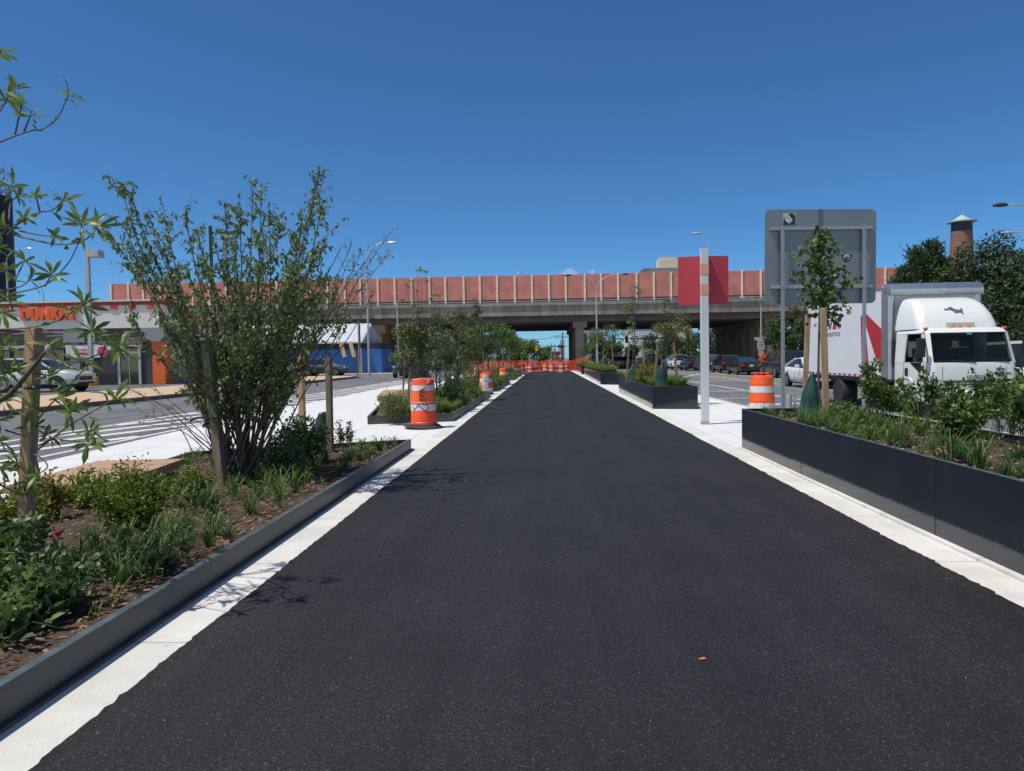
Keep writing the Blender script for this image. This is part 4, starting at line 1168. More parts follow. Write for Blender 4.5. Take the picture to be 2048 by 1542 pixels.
# stickers on the sign back (part of it)
def sgp(px_,py_,d=0.0):
    p=A(px_,py_,Ys); return Vector(((p.x-g0.x)/math.cos(ang),0.0595-d,p.z))
a=sgp(1567.5,449.5); c=sgp(1591.5,426)
b=MB(); b.box(a.x,c.x,0.0575,0.0595,a.z,c.z); stk=b.build("sticker",mat("sticker_white",(0.5,0.5,0.5),rough=.6),g)
def spoly(pts,d,m,name):
    w_=c.x-a.x; h_=c.z-a.z
    b=MB(); b.prism([(a.x+x*w_,0.0572-d,a.z+y*h_) for x,y in pts],(0,0.0008,0)); b.build(name,m,stk)
M_INK=mat("ink",(0.015,0.016,0.03),rough=.6)
spoly([(0,0),(1,0),(1,.7),(.9,.93),(.72,1),(.5,.97),(.42,.86),(.55,.80),(.62,.62),(.6,.7),(.78,.55),(.76,.3),(.55,.12),(.38,.16),(.15,.38),(.12,.6),(.2,.8),(0.03,.5)],0.0,M_INK,"hair")
spoly([(.22,.60),(.30,.64),(.44,.62),(.42,.56),(.30,.58)],0.001,M_INK,"eye")
spoly([(.62,.62),(.72,.64),(.74,.58),(.64,.57)],0.001,M_INK,"eye")
spoly([(.52,.30),(.62,.34),(.68,.29),(.58,.25)],0.001,mat("ink_grey",(0.12,0.1,0.12)),"mouth")
o_=sgp(1698,513)
b=MB(); b.lathe([(0,0),(.075,0),(.075,.0015),(0,.0015)],n=24,c=(o_.x,0.0585,o_.z),M=Matrix.Rotation(R(90),3,'X')); bd=b.build("round_sticker",M_INK,g)
b=MB(); b.lathe([(0,0),(.055,0),(.055,.0015),(0,.0015)],n=24,c=(o_.x,0.0568,o_.z+.004),M=Matrix.Rotation(R(90),3,'X')); b.build("badge",mat("badge_white",(.6,.6,.6)),bd)
b=MB()
for dx,dz,w_,h_ in ((-.02,.02,.012,.008),(.02,.02,.012,.008),(0,-.01,.04,.012),(0,-.03,.03,.006)): b.box(o_.x+dx-w_,o_.x+dx+w_,0.0545,0.0552,o_.z+dz-h_,o_.z+dz+h_)
b.build("badge_mark",M_INK,bd)
for s in (-1,1):
    b=MB(); b.prism([(o_.x+s*.05,0.057,o_.z+.045),(o_.x+s*.095,0.057,o_.z+.05),(o_.x+s*.07,0.057,o_.z-.02)],(0,.001,0)); b.build("badge_wing",M_INK,bd)
# ------------------------------------------------------------------ vehicles
def interp(x, pts):
    if x <= pts[0][0]: return pts[0][1]
    for (x0,y0),(x1,y1) in zip(pts,pts[1:]):
        if x<=x1:
            t=(x-x0)/(x1-x0) if x1>x0 else 0
            return y0+(y1-y0)*t
    return pts[-1][1]
def paint(name,col,metal=0.3,rough=0.28): return mat(name,col,rough=rough,metal=metal,var=0.04,coat=0.8,scale=1)
# front at y=0, rear at y=L; x across; z up from the ground
KINDS={
 'suv':dict(L=4.65,W=1.88,H=1.68,belt=[(0,0.80),(0.25,0.96),(1.15,1.06),(4.4,1.12),(4.65,1.02)],roof=[(1.15,1.07),(1.95,1.56),(2.5,1.66),(3.6,1.64),(4.25,1.50),(4.55,1.10)],wh=(0.88,3.62),r=0.36),
 'sedan':dict(L=4.75,W=1.83,H=1.45,belt=[(0,0.68),(0.25,0.80),(1.3,0.95),(3.9,1.02),(4.6,1.0),(4.75,0.9)],roof=[(1.25,0.95),(2.1,1.38),(2.6,1.45),(3.1,1.42),(4.15,1.03)],wh=(0.90,3.70),r=0.33),
 'van':dict(L=5.05,W=1.98,H=1.76,belt=[(0,0.75),(0.25,0.95),(0.95,1.08),(4.8,1.12),(5.05,0.98)],roof=[(0.9,1.08),(1.9,1.65),(2.6,1.75),(4.2,1.73),(4.75,1.62),(4.98,1.10)],wh=(0.92,3.95),r=0.34),
 'bigsuv':dict(L=5.2,W=2.03,H=1.90,belt=[(0,0.95),(0.25,1.12),(1.35,1.20),(5.0,1.22),(5.2,1.10)],roof=[(1.3,1.2),(2.0,1.75),(2.5,1.88),(4.6,1.86),(4.95,1.75),(5.15,1.2)],wh=(0.95,3.95),r=0.40),
 'pickup':dict(L=5.6,W=2.03,H=1.9,belt=[(0,1.0),(0.25,1.16),(1.45,1.22),(5.4,1.24),(5.6,1.2)],roof=[(1.4,1.22),(2.1,1.78),(2.5,1.88),(3.5,1.86),(3.85,1.75),(4.05,1.24)],wh=(1.0,4.5),r=0.40),
}
def make_car(name,label,cat,kind,body,group=None,glass=None,plate=True,detail=True):
    K=KINDS[kind]; L=K['L']; hw=K['W']/2; r=K['r']
    g=thing(name,label,cat,(0,0,0),group=group); glass=glass or M_GLASS
    zb=0.26 if kind in('sedan',) else 0.32
    def hwid(y):
        f=1.0
        if y<0.7: f=0.80+0.20*math.sin(min(1,(y+0.02)/0.7)*math.pi/2)
        if y>L-0.6: f=0.86+0.14*math.sin(min(1,(L-y+0.02)/0.6)*math.pi/2)
        return hw*f
    def bot(y):
        z=zb
        if y<0.35: z=zb+0.06*(1-y/0.35)
        if y>L-0.35: z=zb+0.10*(1-(L-y)/0.35)
        return z
    ys=sorted(set([0,0.06,0.15,0.3,0.5,0.7]+[0.9+i*(L-1.6)/14 for i in range(15)]+[L-.5,L-.3,L-.15,L-.05,L]))
    rings=[]
    for y in ys:
        w=hwid(y); zt=interp(y,K['belt']); b0=bot(y); h=zt-b0
        pts=[(0.90,b0),(0.97,b0+h*0.12),(1.0,b0+h*0.40),(0.995,b0+h*0.62),(0.965,b0+h*0.84),(0.90,b0+h*0.965),(0.72,zt+0.012),(0.35,zt+0.03)]
        rings.append([(w*a,y,z) for a,z in pts]+[(-w*a,y,z) for a,z in reversed(pts)])
    b=MB(); b.loft(rings); bo=b.build("body",body,g,smooth=True,angle=32)
    # glasshouse
    R0=K['roof']; y0=R0[0][0]; y1=R0[-1][0]
    yy=[]; 
    for (a,_),(c,_) in zip(R0,R0[1:]):
        yy+= [a+(c-a)*k/3 for k in range(3)]
    yy.append(y1)
    rings=[]
    zr=max(z for _,z in R0)
    for y in yy:
        zt=interp(y,R0); zbelt=interp(y,K['belt'])-0.01; t=max(0.0,(zt-zbelt)/(zr-zbelt))
        wb=hwid(y)*0.89; wt=hw*(0.89-0.20*t)
        rings.append([(wb,y,zbelt),(wt*1.0+.01,y,zbelt+(zt-zbelt)*0.93),(wt*0.86,y,zt),(0,y,zt+0.012*t),(-wt*0.86,y,zt),(-wt*1.0-.01,y,zbelt+(zt-zbelt)*0.93),(-wb,y,zbelt)])
    b=MB(); b.loft(rings); wi=b.build("windows",glass,g,smooth=True,angle=40)
    # roof skin and pillars, proud of the glass
    def gp(y,f,d=0.012):
        zt=interp(y,R0); zbelt=interp(y,K['belt'])-0.01; t=max(0.0,(zt-zbelt)/(zr-zbelt))
        wb=hwid(y)*0.89; wt=hw*(0.89-0.20*t)+.01
        return Vector((wb+(wt-wb)*f+d,y,zbelt+(zt-zbelt)*0.93*f))
    ra=[y for y,z in R0 if z>zr-0.13]; ya,yb=min(ra),max(ra)
    rings=[]
    for k in range(9):
        y=ya+(yb-ya)*k/8; zt=interp(y,R0); wt=hw*0.69
        rings.append([(wt+.025,y,zt-0.07),(wt+.02,y,zt-0.02),(wt*.86,y,zt+.012),(0,y,zt+.028),(-wt*.86,y,zt+.012),(-wt-.02,y,zt-0.02),(-wt-.025,y,zt-.07)])
    b=MB(); b.loft(rings); b.build("roof",body,g,smooth=True,angle=40)
    for s in (1,-1):
        b=MB()
        n=6; top=ya+0.02
        b.tube([Vector((s*gp(y0+(top-y0)*k/n,1.0).x,y0+(top-y0)*k/n,gp(y0+(top-y0)*k/n,1.0).z)) for k in range(n+1)],0.045,5)
        b.build("front_pillar",body,g,smooth=True); b=MB()
        b.tube([Vector((s*gp(y1+(yb-y1)*k/n,1.0).x,y1+(yb-y1)*k/n,gp(y1+(yb-y1)*k/n,1.0).z)) for k in range(n+1)],0.055,5)
        b.build("pillar",body,g,smooth=True)
        if detail:
            b=MB()
            for yp in ((ya+yb)/2-0.15,(ya+yb)/2+0.95):
                if yp<yb: b.tube([Vector((s*gp(yp,f).x,yp,gp(yp,f).z)) for f in (0,.5,1.0)],0.035,5)
            b.build("door_pillar",M_BLACK,g,smooth=True)
            b=MB()
            zs=(bot(1.6)+0.08,interp(1.6,K['belt'])-0.08)
            for yp in (y0+0.25,(ya+yb)/2-0.15,(ya+yb)/2+0.95):
                b.box(s*hw*0.985 if s>0 else -hw*1.004,s*hw*1.004 if s>0 else -hw*0.985,yp,yp+0.012,zs[0],zs[1]-.05)
            b.build("door_seam",M_BLACK,g)
            b=MB()
            b.obox((s*(hw+0.10),y0+0.55,interp(y0+.5,K['belt'])+0.08),(0.20,0.10,0.15)); b.build("mirror",body,g,bevel=0.03)
    # wheels and arches
    for yw in K['wh']:
        for s in (1,-1):
            M=Matrix.Rotation(R(90),3,'Y')
            b=MB(); b.lathe([(r+0.075,-.012),(r+0.075,.012)],n=24,c=(s*hw*0.992,yw,r),M=M); b.build("wheel_arch",M_BLACK,g)
            b=MB(); b.lathe([(r*.6,-0.11),(r*.95,-.11),(r,-.08),(r,.08),(r*.95,.11),(r*.6,.11)],n=24,c=(s*(hw-0.085),yw,r),M=M)
            t=b.build("tyre",M_TYRE,g,smooth=True)
            b=MB(); cx=s*(hw+0.028)
            b.lathe([(r*.58,-.01),(r*.66,-.01),(r*.66,.01),(r*.58,.01)],n=20,c=(cx,yw,r),M=M)
            for k in range(10):
                a=2*math.pi*k/10; b.bar((cx,yw+r*.08*math.cos(a),r+r*.08*math.sin(a)),(cx,yw+r*.62*math.cos(a),r+r*.62*math.sin(a)),0.035,0.02,up=(1,0,0))
            b.build("rim",M_RIM,t)
    # lights, bumpers, plate
    zf=interp(0.2,K['belt'])-0.16; zr_=interp(L-0.1,K['belt'])-0.20
    for s in (1,-1):
        b=MB(); b.obox((s*hw*0.66,0.05,zf),(0.38,0.14,0.13)); b.build("headlight",M_HEADL,g,bevel=0.03)
        b=MB(); b.obox((s*hw*0.74,L-0.05,zr_),(0.34,0.14,0.17)); b.build("tail_light",M_TAIL,g,bevel=0.03)
    b=MB(); b.box(-hw*.55,hw*.55,-0.012,0.03,zb+0.20,zf-0.05); b.box(-hw*.7,hw*.7,-.008,.05,zb+0.02,zb+0.13); b.build("grille",M_BLACK,g,bevel=.008)
    b=MB(); b.box(-hw*.8,hw*.8,L-.05,L+.012,zb+0.08,zb+0.24); b.build("bumper_trim",M_BLACK,g,bevel=.01)
    b=MB(); b.box(-.16,.16,L+.013,L+.02,zb+0.42,zb+0.57); b.build("plate",mat("plate_pale",(0.6,0.62,0.62),rough=.5),g)
    if kind=='pickup':
        b=MB(); b.box(-hw*.8,hw*.8,4.15,5.5,1.262,1.27); b.build("bed_cover",M_BLACK,g)
    b=MB(); b.box(-hw*.85,hw*.85,0.4,L-.4,0.2,zb+0.02); b.build("underbody",M_BLACK,g)
    return g
def place(g,x,y,z=ZR,rz=0.0):
    g.location=(x,y,z); g.rotation_euler=(0,0,rz); return g
P_BLACK=paint("paint_black",(0.012,0.012,0.015)); P_SILVER=paint("paint_silver",(0.62,0.60,0.57),metal=.35,rough=.3); P_WHITE=paint("paint_white",(0.74,0.74,0.75),metal=0)
P_GREY=paint("paint_grey",(0.10,0.105,0.12),metal=.5); P_DKBLUE=paint("paint_dark_blue",(0.018,0.024,0.04)); P_RED=paint("paint_dark_red",(0.10,0.012,0.014))
# silver suv in the car park, side on, nose to the right
c=make_car("suv","silver SUV parked side on in front of the shop at the left edge","car","suv",P_SILVER)
Yc=35.6; x1=A(172,760,Yc).x
place(c,x1,Yc,0.205+0.03,R(90)); c.location.y=Yc
c.rotation_euler=(0,0,R(90)); c.location=(x1,Yc-0.0,0.24)
# rotation by +90 turns front (y=0) to x, rear towards -x
GRP="vehicles queuing on the right hand road"
# dark pickup coming out from the overpass
c=make_car("pickup_truck","dark pickup truck facing the camera beside the second bed on the left road","pickup truck","pickup",P_DKBLUE)
p=W(806,757,-0.02); place(c,p.x,p.y,-0.03,R(-4))
c=make_car("parked_car","dark grey car parked against the blue wall, seen behind the stakes","car","suv",P_GREY)
Yc=72; place(c,A(694,740,Yc).x,Yc,0.1,R(90))
c=make_car("parked_car","white topped car parked left of the dark grey car by the blue wall","car","sedan",P_WHITE)
Yc=73; place(c,A(640,740,Yc).x-1.4,Yc,0.1,R(90))
# queue, tails towards us: rotate 180 (rear at -y side)
def queue(label,px,py,kind,m,name="car",glass=None,Y=None,dx=0):
    c=make_car(name,label,"car",kind,m,group=GRP,glass=glass)
    if Y is None: p=W(px,py,ZR)
    else: p=Vector((A(px,700,Y).x,Y,ZR))
    K=KINDS[kind]
    c.rotation_euler=(0,0,R(180)); c.location=(p.x+dx,p.y+K['L'],ZR); return c
queue("big black SUV alongside the white coupe, nearest of the dark queue",1592,757,"bigsuv",P_BLACK)
queue("black sedan with blue tinted rear glass in the queue",1503,750,"sedan",P_BLACK,glass=M_GLASSB)
queue("black SUV with red tail lights between the blue glass sedan and the grey van",1465,746,"suv",P_BLACK)
queue("dark grey minivan in the queue just right of the white pole sign",1424,743,"van",P_GREY,glass=mat("grey_glass",(0.06,0.065,0.08),rough=.1))
queue("dark blue SUV with pink tail light just left of the white pole sign",1391,741.5,"suv",P_DKBLUE)
queue("white minivan with dark rear window in the queue",1363,739.5,"van",P_WHITE)
queue("white car mostly hidden in front of the white minivan",1349,736.5,"suv",P_WHITE)
queue("dark SUV with red lights on the inner lane seen past the second right planter",1237,738,"suv",P_BLACK)
queue("black van beside the dark SUV on the inner lane",1258,737,"van",P_BLACK)
queue("distant dark car on the inner lane left of the dark SUV",1207,731,"sedan",P_DKBLUE)
queue("distant red car behind the stakes of the second right planter",1286,731,"sedan",P_RED)
queue("distant dark car with sloping roof left of the white car",1313,731.5,"sedan",P_BLACK)
queue("small distant grey car far down the right lane",1300,728,"suv",P_GREY)
# oncoming white coupe
c=make_car("sedan","white coupe facing the camera beside the truck, behind the left sign post","car","sedan",P_WHITE)
place(c,12.95,33.9,ZR,R(-1))
c=make_car("suv","white SUV partly showing at the right edge beside the box truck","car","bigsuv",P_WHITE)
place(c,13.25,17.2,ZR,0)

# ------------------------------------------------------------------ box truck
M_INT=mat("cab_interior",(.03,.032,.036),rough=.8)
M_SCREEN=bpy.data.materials.new("windscreen_glass"); M_SCREEN.use_nodes=True
_n=M_SCREEN.node_tree; _p=_n.nodes["Principled BSDF"]; _p.inputs["Base Color"].default_value=(.01,.014,.016,1); _p.inputs["Roughness"].default_value=.04
_t=_n.nodes.new("ShaderNodeBsdfTransparent"); _t.inputs[0].default_value=(.62,.70,.68,1); _m=_n.nodes.new("ShaderNodeMixShader"); _m.inputs[0].default_value=.62
_n.links.new(_p.outputs[0],_m.inputs[1]); _n.links.new(_t.outputs[0],_m.inputs[2]); _n.links.new(_m.outputs[0],_n.nodes["Material Output"].inputs[0])
TX0,TX1=9.12,11.50; TYF,TYR=20.05,26.1; CYF=17.95
cx=(TX0+TX1)/2
T=thing("box_truck","white box truck with red flash and LOGISTICS lettering facing the camera on the right","truck",(cx,CYF,ZR))
def L_(p): return Vector((p[0]-cx,p[1]-CYF,p[2]-ZR))
hw=(TX1-TX0)/2; yF=TYF-CYF; yR=TYR-CYF; zB=0.95; zT=3.40
b=MB(); b.box(-hw,hw,yF,yR,zB,zT); box=b.build("cargo_box",M_WHITE2,T)
b=MB()
b.lathe([(0.10,zB-0.05),(0.10,zT)],n=16,c=(-hw+0.085,yF+0.06,0)); b.build("corner_post",M_ALU,T,smooth=True)
b=MB(); b.box(-hw-0.008,-hw-0.001,yF+0.10,yF+0.42,zB,zT-0.02); b.build("corner_panel",M_ALU,T)
b=MB(); b.lathe([(0.10,zB-0.05),(0.10,zT)],n=16,c=(hw-0.085,yF+0.06,0)); b.build("corner_post",M_ALU,T,smooth=True)
b=MB(); pts=[]
prof=[(0.30,zT+0.06),(0.05,zT+0.055),(-0.08,zT+0.0),(-0.13,zT-0.10),(-0.13,zT-0.26),(-0.02,zT-0.27),(0.30,zT-0.2)]
b.prism([(-hw-0.01,yF+y,z) for y,z in prof],(2*hw+0.02,0,0)); b.build("roof_nose",M_ALU,T,smooth=True,angle=50,bevel=.02)
b=MB(); b.box(-hw-0.012,-hw-0.002,yF+.43,yR,zT-.08,zT+.03); b.box(-hw-.012,-hw-.002,yF+.43,yR,zB-.02,zB+.06); b.box(-hw-.012,-hw-.002,yR-.08,yR,zB+.061,zT-.081); b.build("side_rail",M_ALU,T)
b=MB()
y=yF+.5
rb=MB()
i=0
while y<yR-.1:
    (b if i%2 else rb).box(-hw-.016,-hw-.013,y,y+.18,zB-.005,zB+.04); y+=.19; i+=1
b.build("reflective_tape",mat("tape_white",(.65,.65,.65)),T); rb.build("reflective_tape",M_RED,T)
# rivet rows on the front wall of the box
b=MB()
z=zB
while z<zT-.3: b.box(-hw+.19,-hw+.205,yF-.006,yF-.001,z,z+.015); z+=.06
b.build("rivets",M_SG2,T)
def sidepoly(name,pxs,m,d=0.003):
    b=MB(); b.prism([L_(S(x,y,TX0-0.001-d)) for x,y in pxs],(-0.002,0,0)); return b.build(name,m,T)
sidepoly("red_flash",[(1732,627),(1765,660),(1765,756),(1757,735),(1733,655)],M_RED)
sidepoly("red_flash",[(1721,632),(1730,632),(1732,668),(1739,752),(1724,748)],M_RED)
# lettering: V and A shapes and the word below
def stroke(pts,w,m,name):
    b=MB()
    for p,q in zip(pts,pts[1:]): b.bar(L_(S(*p,TX0-.004)),L_(S(*q,TX0-.004)),w,0.003,up=(0,0,1) if False else (1,0,0))
    return b.build(name,m,T)
M_LOGO=mat("logo_navy",(0.03,0.035,0.07),rough=.5)
def logo_poly(pts,m,name="logo_mark"):
    b=MB(); b.prism([L_(S(x,y,TX0-.004)) for x,y in pts],(-.002,0,0)); return b.build(name,m,T)
logo_poly([(1653.5,637),(1655.5,637),(1660,655),(1659,660)],M_LOGO)
logo_poly([(1664,634),(1666,634),(1661,659),(1659.2,660),(1660,655)],M_LOGO)
logo_poly([(1670.5,633),(1671.8,636),(1672.6,658),(1664.5,658.5)],M_RED)
logo_poly([(1670.5,632.5),(1672,632.5),(1679.2,657.5),(1677,658)],M_RED)
pa_=L_(S(1649,674,TX0)); pb2=L_(S(1680,672,TX0))
ww=pa_.y-pb2.y; 
text_obj("lettering","LOGISTICS",M_LOGO,T,plane_M((-hw-.004,pa_.y,L_(S(1655,673.5,TX0)).z),(0,-1,0),(0,0,1)),ww,0.12,depth=0.004,bold=0.01,spacing=1.15)
# chassis and wheels
b=MB(); b.box(-.45,.45,0.9,yR-.1,.55,.80); b.box(-hw+.05,hw-.05,yF+.1,yR-.05,.80,.949); b.box(-hw+.1,-.5,yF+.3,yF+1.4,.4,.8); b.build("chassis",M_BLACK,T)
b=MB(); b.box(-1.0,1.0,yR-.12,yR-.02,.5,.66); b.build("rear_bar",M_BLACK,T)
def wheel(x,y,r,w,s):
    M=Matrix.Rotation(R(90),3,'Y')
    b=MB(); b.lathe([(r*.55,-w/2),(r*.93,-w/2),(r,-w/2+.04),(r,w/2-.04),(r*.93,w/2),(r*.55,w/2)],n=28,c=(x,y,r),M=M); t=b.build("tyre",M_TYRE,T,smooth=True)
    b=MB(); b.lathe([(r*.2,s*(w/2-.12)),(r*.5,s*(w/2-.12)),(r*.58,s*(w/2-.01))],n=24,c=(x,y,r),M=M); b.lathe([(0,s*(w/2-.03)),(r*.2,s*(w/2-.05)),(r*.22,s*(w/2-.13))],n=16,c=(x,y,r),M=M)
    b.build("rim",mat("steel_rim",(.5,.5,.5),rough=.5,metal=.4),t,smooth=True)
yw_=S(1676,800,TX0).y-CYF
wheel(-hw+.22,yw_,.41,.46,-1); wheel(hw-.22,yw_,.41,.46,1)
wheel(-.88,1.15,.41,.24,-1); wheel(.88,1.15,.41,.24,1)
b=MB()
M=Matrix.Rotation(R(90),3,'Y')
for k in range(8):
    a0=math.pi*k/8; a1=math.pi*(k+1)/8
    b.prism([(-1.05,1.15+.52*math.cos(a0),.45+.52*math.sin(a0)),(-1.05,1.15+.52*math.cos(a1),.45+.52*math.sin(a1)),(-1.05,1.15+.57*math.cos(a1),.45+.57*math.sin(a1)),(-1.05,1.15+.57*math.cos(a0),.45+.57*math.sin(a0))],(.3,0,0))
b.build("mudguard",M_WHITE,T)
CX=-.16   # the cab sits a little left of the box centre line
cw=1.03
def ring(z,yf,yb,w,rc):
    P=[]
    for k in range(6):
        a=R(90*k/5); P.append((-w+rc-rc*math.cos(a),yf+rc-rc*math.sin(a),z))
    for k in range(6):
        a=R(90*k/5); P.append((w-rc+rc*math.sin(a),yf+rc-rc*math.cos(a),z))
    P.append((w,yb,z)); P.append((-w,yb,z)); return P
b=MB(); b.loft([ring(.42,0.06,1.75,cw-.02,.16),ring(.62,0.0,1.75,cw,.18),ring(1.25,.0,1.75,cw,.18),ring(1.36,.03,1.75,cw,.18)]); b.build("cab_lower",M_WHITE,T,smooth=True,angle=40)
b=MB()
r0_=ring(1.361,.05,1.74,cw-.02,.16); r1_=ring(2.08,.30,1.74,cw-.07,.15)
b.loft([r0_,r1_],caps=False,closed=False); ws=b.build("windscreen",M_SCREEN,T,smooth=True,angle=40,fix=False)
b=MB(); b.box(-.95,.95,1.70,1.735,1.365,1.50); b.box(-.95,.95,1.70,1.735,1.90,2.075); b.box(-.95,-.72,1.70,1.735,1.50,1.90); b.box(-.18,.30,1.70,1.735,1.50,1.90); b.box(.82,.95,1.70,1.735,1.50,1.90); b.build("rear_wall",M_INT,T)
b=MB(); b.box(-.95,.95,.16,.62,1.362,1.42); b.build("dashboard",M_INT,T,bevel=.01)
for x in (-.55,.5,0.05):
    b=MB(); b.box(x-.22,x+.22,1.25,1.40,1.362,1.72); b.box(x-.13,x+.13,1.27,1.37,1.74,1.90); b.build("seat",M_INT,T,bevel=.03)
b=MB(); b.tube([(.5+.19*math.cos(2*math.pi*k/16),.70+.07*math.sin(2*math.pi*k/16),1.52+.16*math.sin(2*math.pi*k/16)) for k in range(17)],.014,5,caps=False); b.build("steering_wheel",M_BLACK,T)
b=MB(); b.loft([ring(2.081,.27,1.76,cw-.04,.18),ring(2.16,.33,1.76,cw-.07,.18),ring(2.20,.42,1.72,cw-.14,.16)]); b.build("cab_roof",M_WHITE,T,smooth=True,angle=45)
for s in (1,-1):
    b=MB()
    xs=lambda z:(cw-.02-(z-1.36)*.07)
    b.prism([(s*(cw+.006),.17,1.36),(s*(cw+.006),.29,1.36),(s*(cw-.045),.50,2.085),(s*(cw-.045),.40,2.085)],(-s*.03,0,0))
    b.build("cab_pillar",M_WHITE,T); b=MB()
    b.prism([(s*(cw-.02),.10,1.34),(s*(cw-.11),.045,1.34),(s*(cw-.15),.30,2.09),(s*(cw-.06),.36,2.09)],(0,-.014,0))
    b.build("cab_pillar",M_WHITE,T); b=MB()
    b.prism([(s*(cw+.004),1.28,1.36),(s*(cw+.004),1.75,1.36),(s*(cw-.045),1.75,2.085),(s*(cw-.045),1.2,2.085)],(-s*.03,0,0))
    b.build("cab_pillar",M_WHITE,T)
    b=MB(); b.box(s*cw+(-.004 if s>0 else -.004),s*cw+.004,.42,.434,.62,1.36); b.box(s*cw-.004,s*cw+.004,1.26,1.274,.62,1.36); b.build("door_seam",M_BLACK,T)
    b=MB(); b.box(s*cw-.012,s*cw+.012,1.05,1.2,1.0,1.22); b.build("door_handle",M_BLACK,T)
    b=MB(); b.prism([(s*(cw+.005),.44,1.36),(s*(cw+.005),.44,1.10),(s*(cw+.005),.95,1.36)],(s*.002,0,0)); b.build("window_dip",M_GLASS,T)
    b=MB(); b.obox((s*(cw+.20),.02,1.72),(.20,.10,.46)); mo=b.build("mirror",M_BLACK,T,bevel=.04)
    b=MB(); b.tube([(s*(cw+.19),.04,1.2),(s*(cw+.19),.04,2.05),(s*(cw-.04),.35,2.10)],.014,6); b.tube([(s*(cw+.19),.04,1.25),(s*(cw-.02),.15,1.15)],.014,6); b.build("mirror_arm",M_BLACK,T)
b=MB(); b.box(-cw-.03,-cw+.03,1.78,1.84,1.25,1.95); b.build("air_intake",M_BLACK,T)
# windscreen surround, interior hints behind glass kept dark; wipers
for x0,x1 in ((-.55,.05),(.35,.82)):
    b=MB(); b.tube([(x0,.035,1.41),(x1,.020,1.37)],.012,5); b.tube([(x1-.22,.02,1.43),(x1,.015,1.36)],.016,5); b.build("wiper",M_BLACK,T)
b=MB(); b.box(-.02,.10,.27,.285,2.02,2.07); b.build("windscreen_sticker",mat("sticker_green",(.02,.42,.28),rough=.5),T)
# bonnet seam, badge plates, bumper, lights
b=MB(); b.box(-.74,-.73,-.006,.01,.95,1.27); b.box(.74,.75,-.006,.01,.95,1.27); b.box(-.95,.95,-.006,.01,.925,.94); b.build("panel_seam",M_SG2,T)
b=MB(); b.box(.52,.70,-.012,-.002,1.17,1.22); b.build("badge",mat("badge_blue",(.10,.13,.2)),T)
_t5=text_obj("lettering","ISUZU",mat("badge_dark",(.08,.09,.10),rough=.4),T,plane_M((-.17,-.006,.98),(1,0,0),(0,0,1)),.40,.075,depth=.008,bold=.02,spacing=1.3); _t5.location.x+=CX
b=MB(); b.box(-.72,.72,-.015,.02,.82,.915); b.build("grille",M_BLACK,T,bevel=.01)
b=MB(); b.box(-.68,.68,-.03,-.016,.855,.875); b.build("grille_bar",M_WHITE,T)
for s in (1,-1):
    b=MB(); b.obox((s*.84,.035,.80),(.30,.12,.17)); b.build("headlight",M_HEADL,T,bevel=.03)
    b=MB(); b.obox((s*.985,.08,1.02),(.09,.10,.12)); b.build("indicator",M_SG,T,bevel=.02)
    b=MB(); b.obox((s*.62,-.055,.52),(.2,.03,.10)); b.build("fog_light",M_HEADL,T,bevel=.01)
b=MB(); b.loft([[(x,-.06-.02*(1-abs(x)/1.05),.38),(x,-.10-.02*(1-abs(x)/1.05),.42),(x,-.10,.66),(x,-.04,.70),(x,.16,.70),(x,.16,.38)] for x in (-1.04,-.95,-.5,0,.5,.95,1.04)]); b.build("bumper",M_WHITE,T,smooth=True,angle=30,bevel=.01)
b=MB(); b.box(-.4,.4,-.128,-.115,.44,.60); b.build("bumper_intake",M_BLACK,T)
b=MB(); b.box(-.15,.15,-.14,-.129,.45,.60); b.build("plate",MATS["plate_pale"],T)
CAB_DONE=1
# wind fairing on the cab roof
st=[(2.19,.62,.98),(2.30,.64,.97),(2.55,.78,.93),(2.80,1.02,.87),(2.95,1.28,.80),(3.01,1.50,.72)]
b=MB(); b.loft([ring(z,yf,1.85,w,.22) for z,yf,w in st]); fa=b.build("wind_fairing",M_WHITE,T,smooth=True,angle=50)
b=MB(); b.box(-.34,.34,.60,.70,2.19,2.34); b.build("fairing_recess",mat("recess_cream",(.5,.5,.44),rough=.6),T,bevel=.02)
b=MB()
for x in (-.2,0,.2): b.obox((x,.585,2.225),(.09,.04,.035))
b.build("marker_light",M_AMBER,T)
for s in (-1,1):
    b=MB(); b.obox((s*.93,.40,2.19),(.09,.07,.05)); b.build("marker_light",M_AMBER,T,bevel=.01)
# leaping horse emblem on the fairing
hp=[(-.24,.08),(-.20,.10),(-.15,.085),(-.11,.13),(-.05,.15),(-.02,.12),(.0,.09),(.05,.06),(.10,.05),(.15,.055),(.19,.12),(.205,.05),(.19,.0),(.17,-.03),(.175,-.08),(.14,-.10),(.15,-.06),(.11,-.035),(.06,-.04),(.03,-.055),(-.04,-.05),(-.02,-.035),(.03,-.015),(-.03,.0),(-.07,.03),(-.11,.06),(-.17,.045),(-.215,.05),(-.24,.065),(-.19,.065)]
def fy(z):
    return interp(z,[(a,b_) for a,b_,c_ in st])
b=MB(); b.prism([(x,fy(2.62+z*.8)-.012,2.62+z*.8) for x,z in hp],(0,-.006,0)); b.build("emblem",mat("emblem_grey",(.10,.11,.13),rough=.5),T)

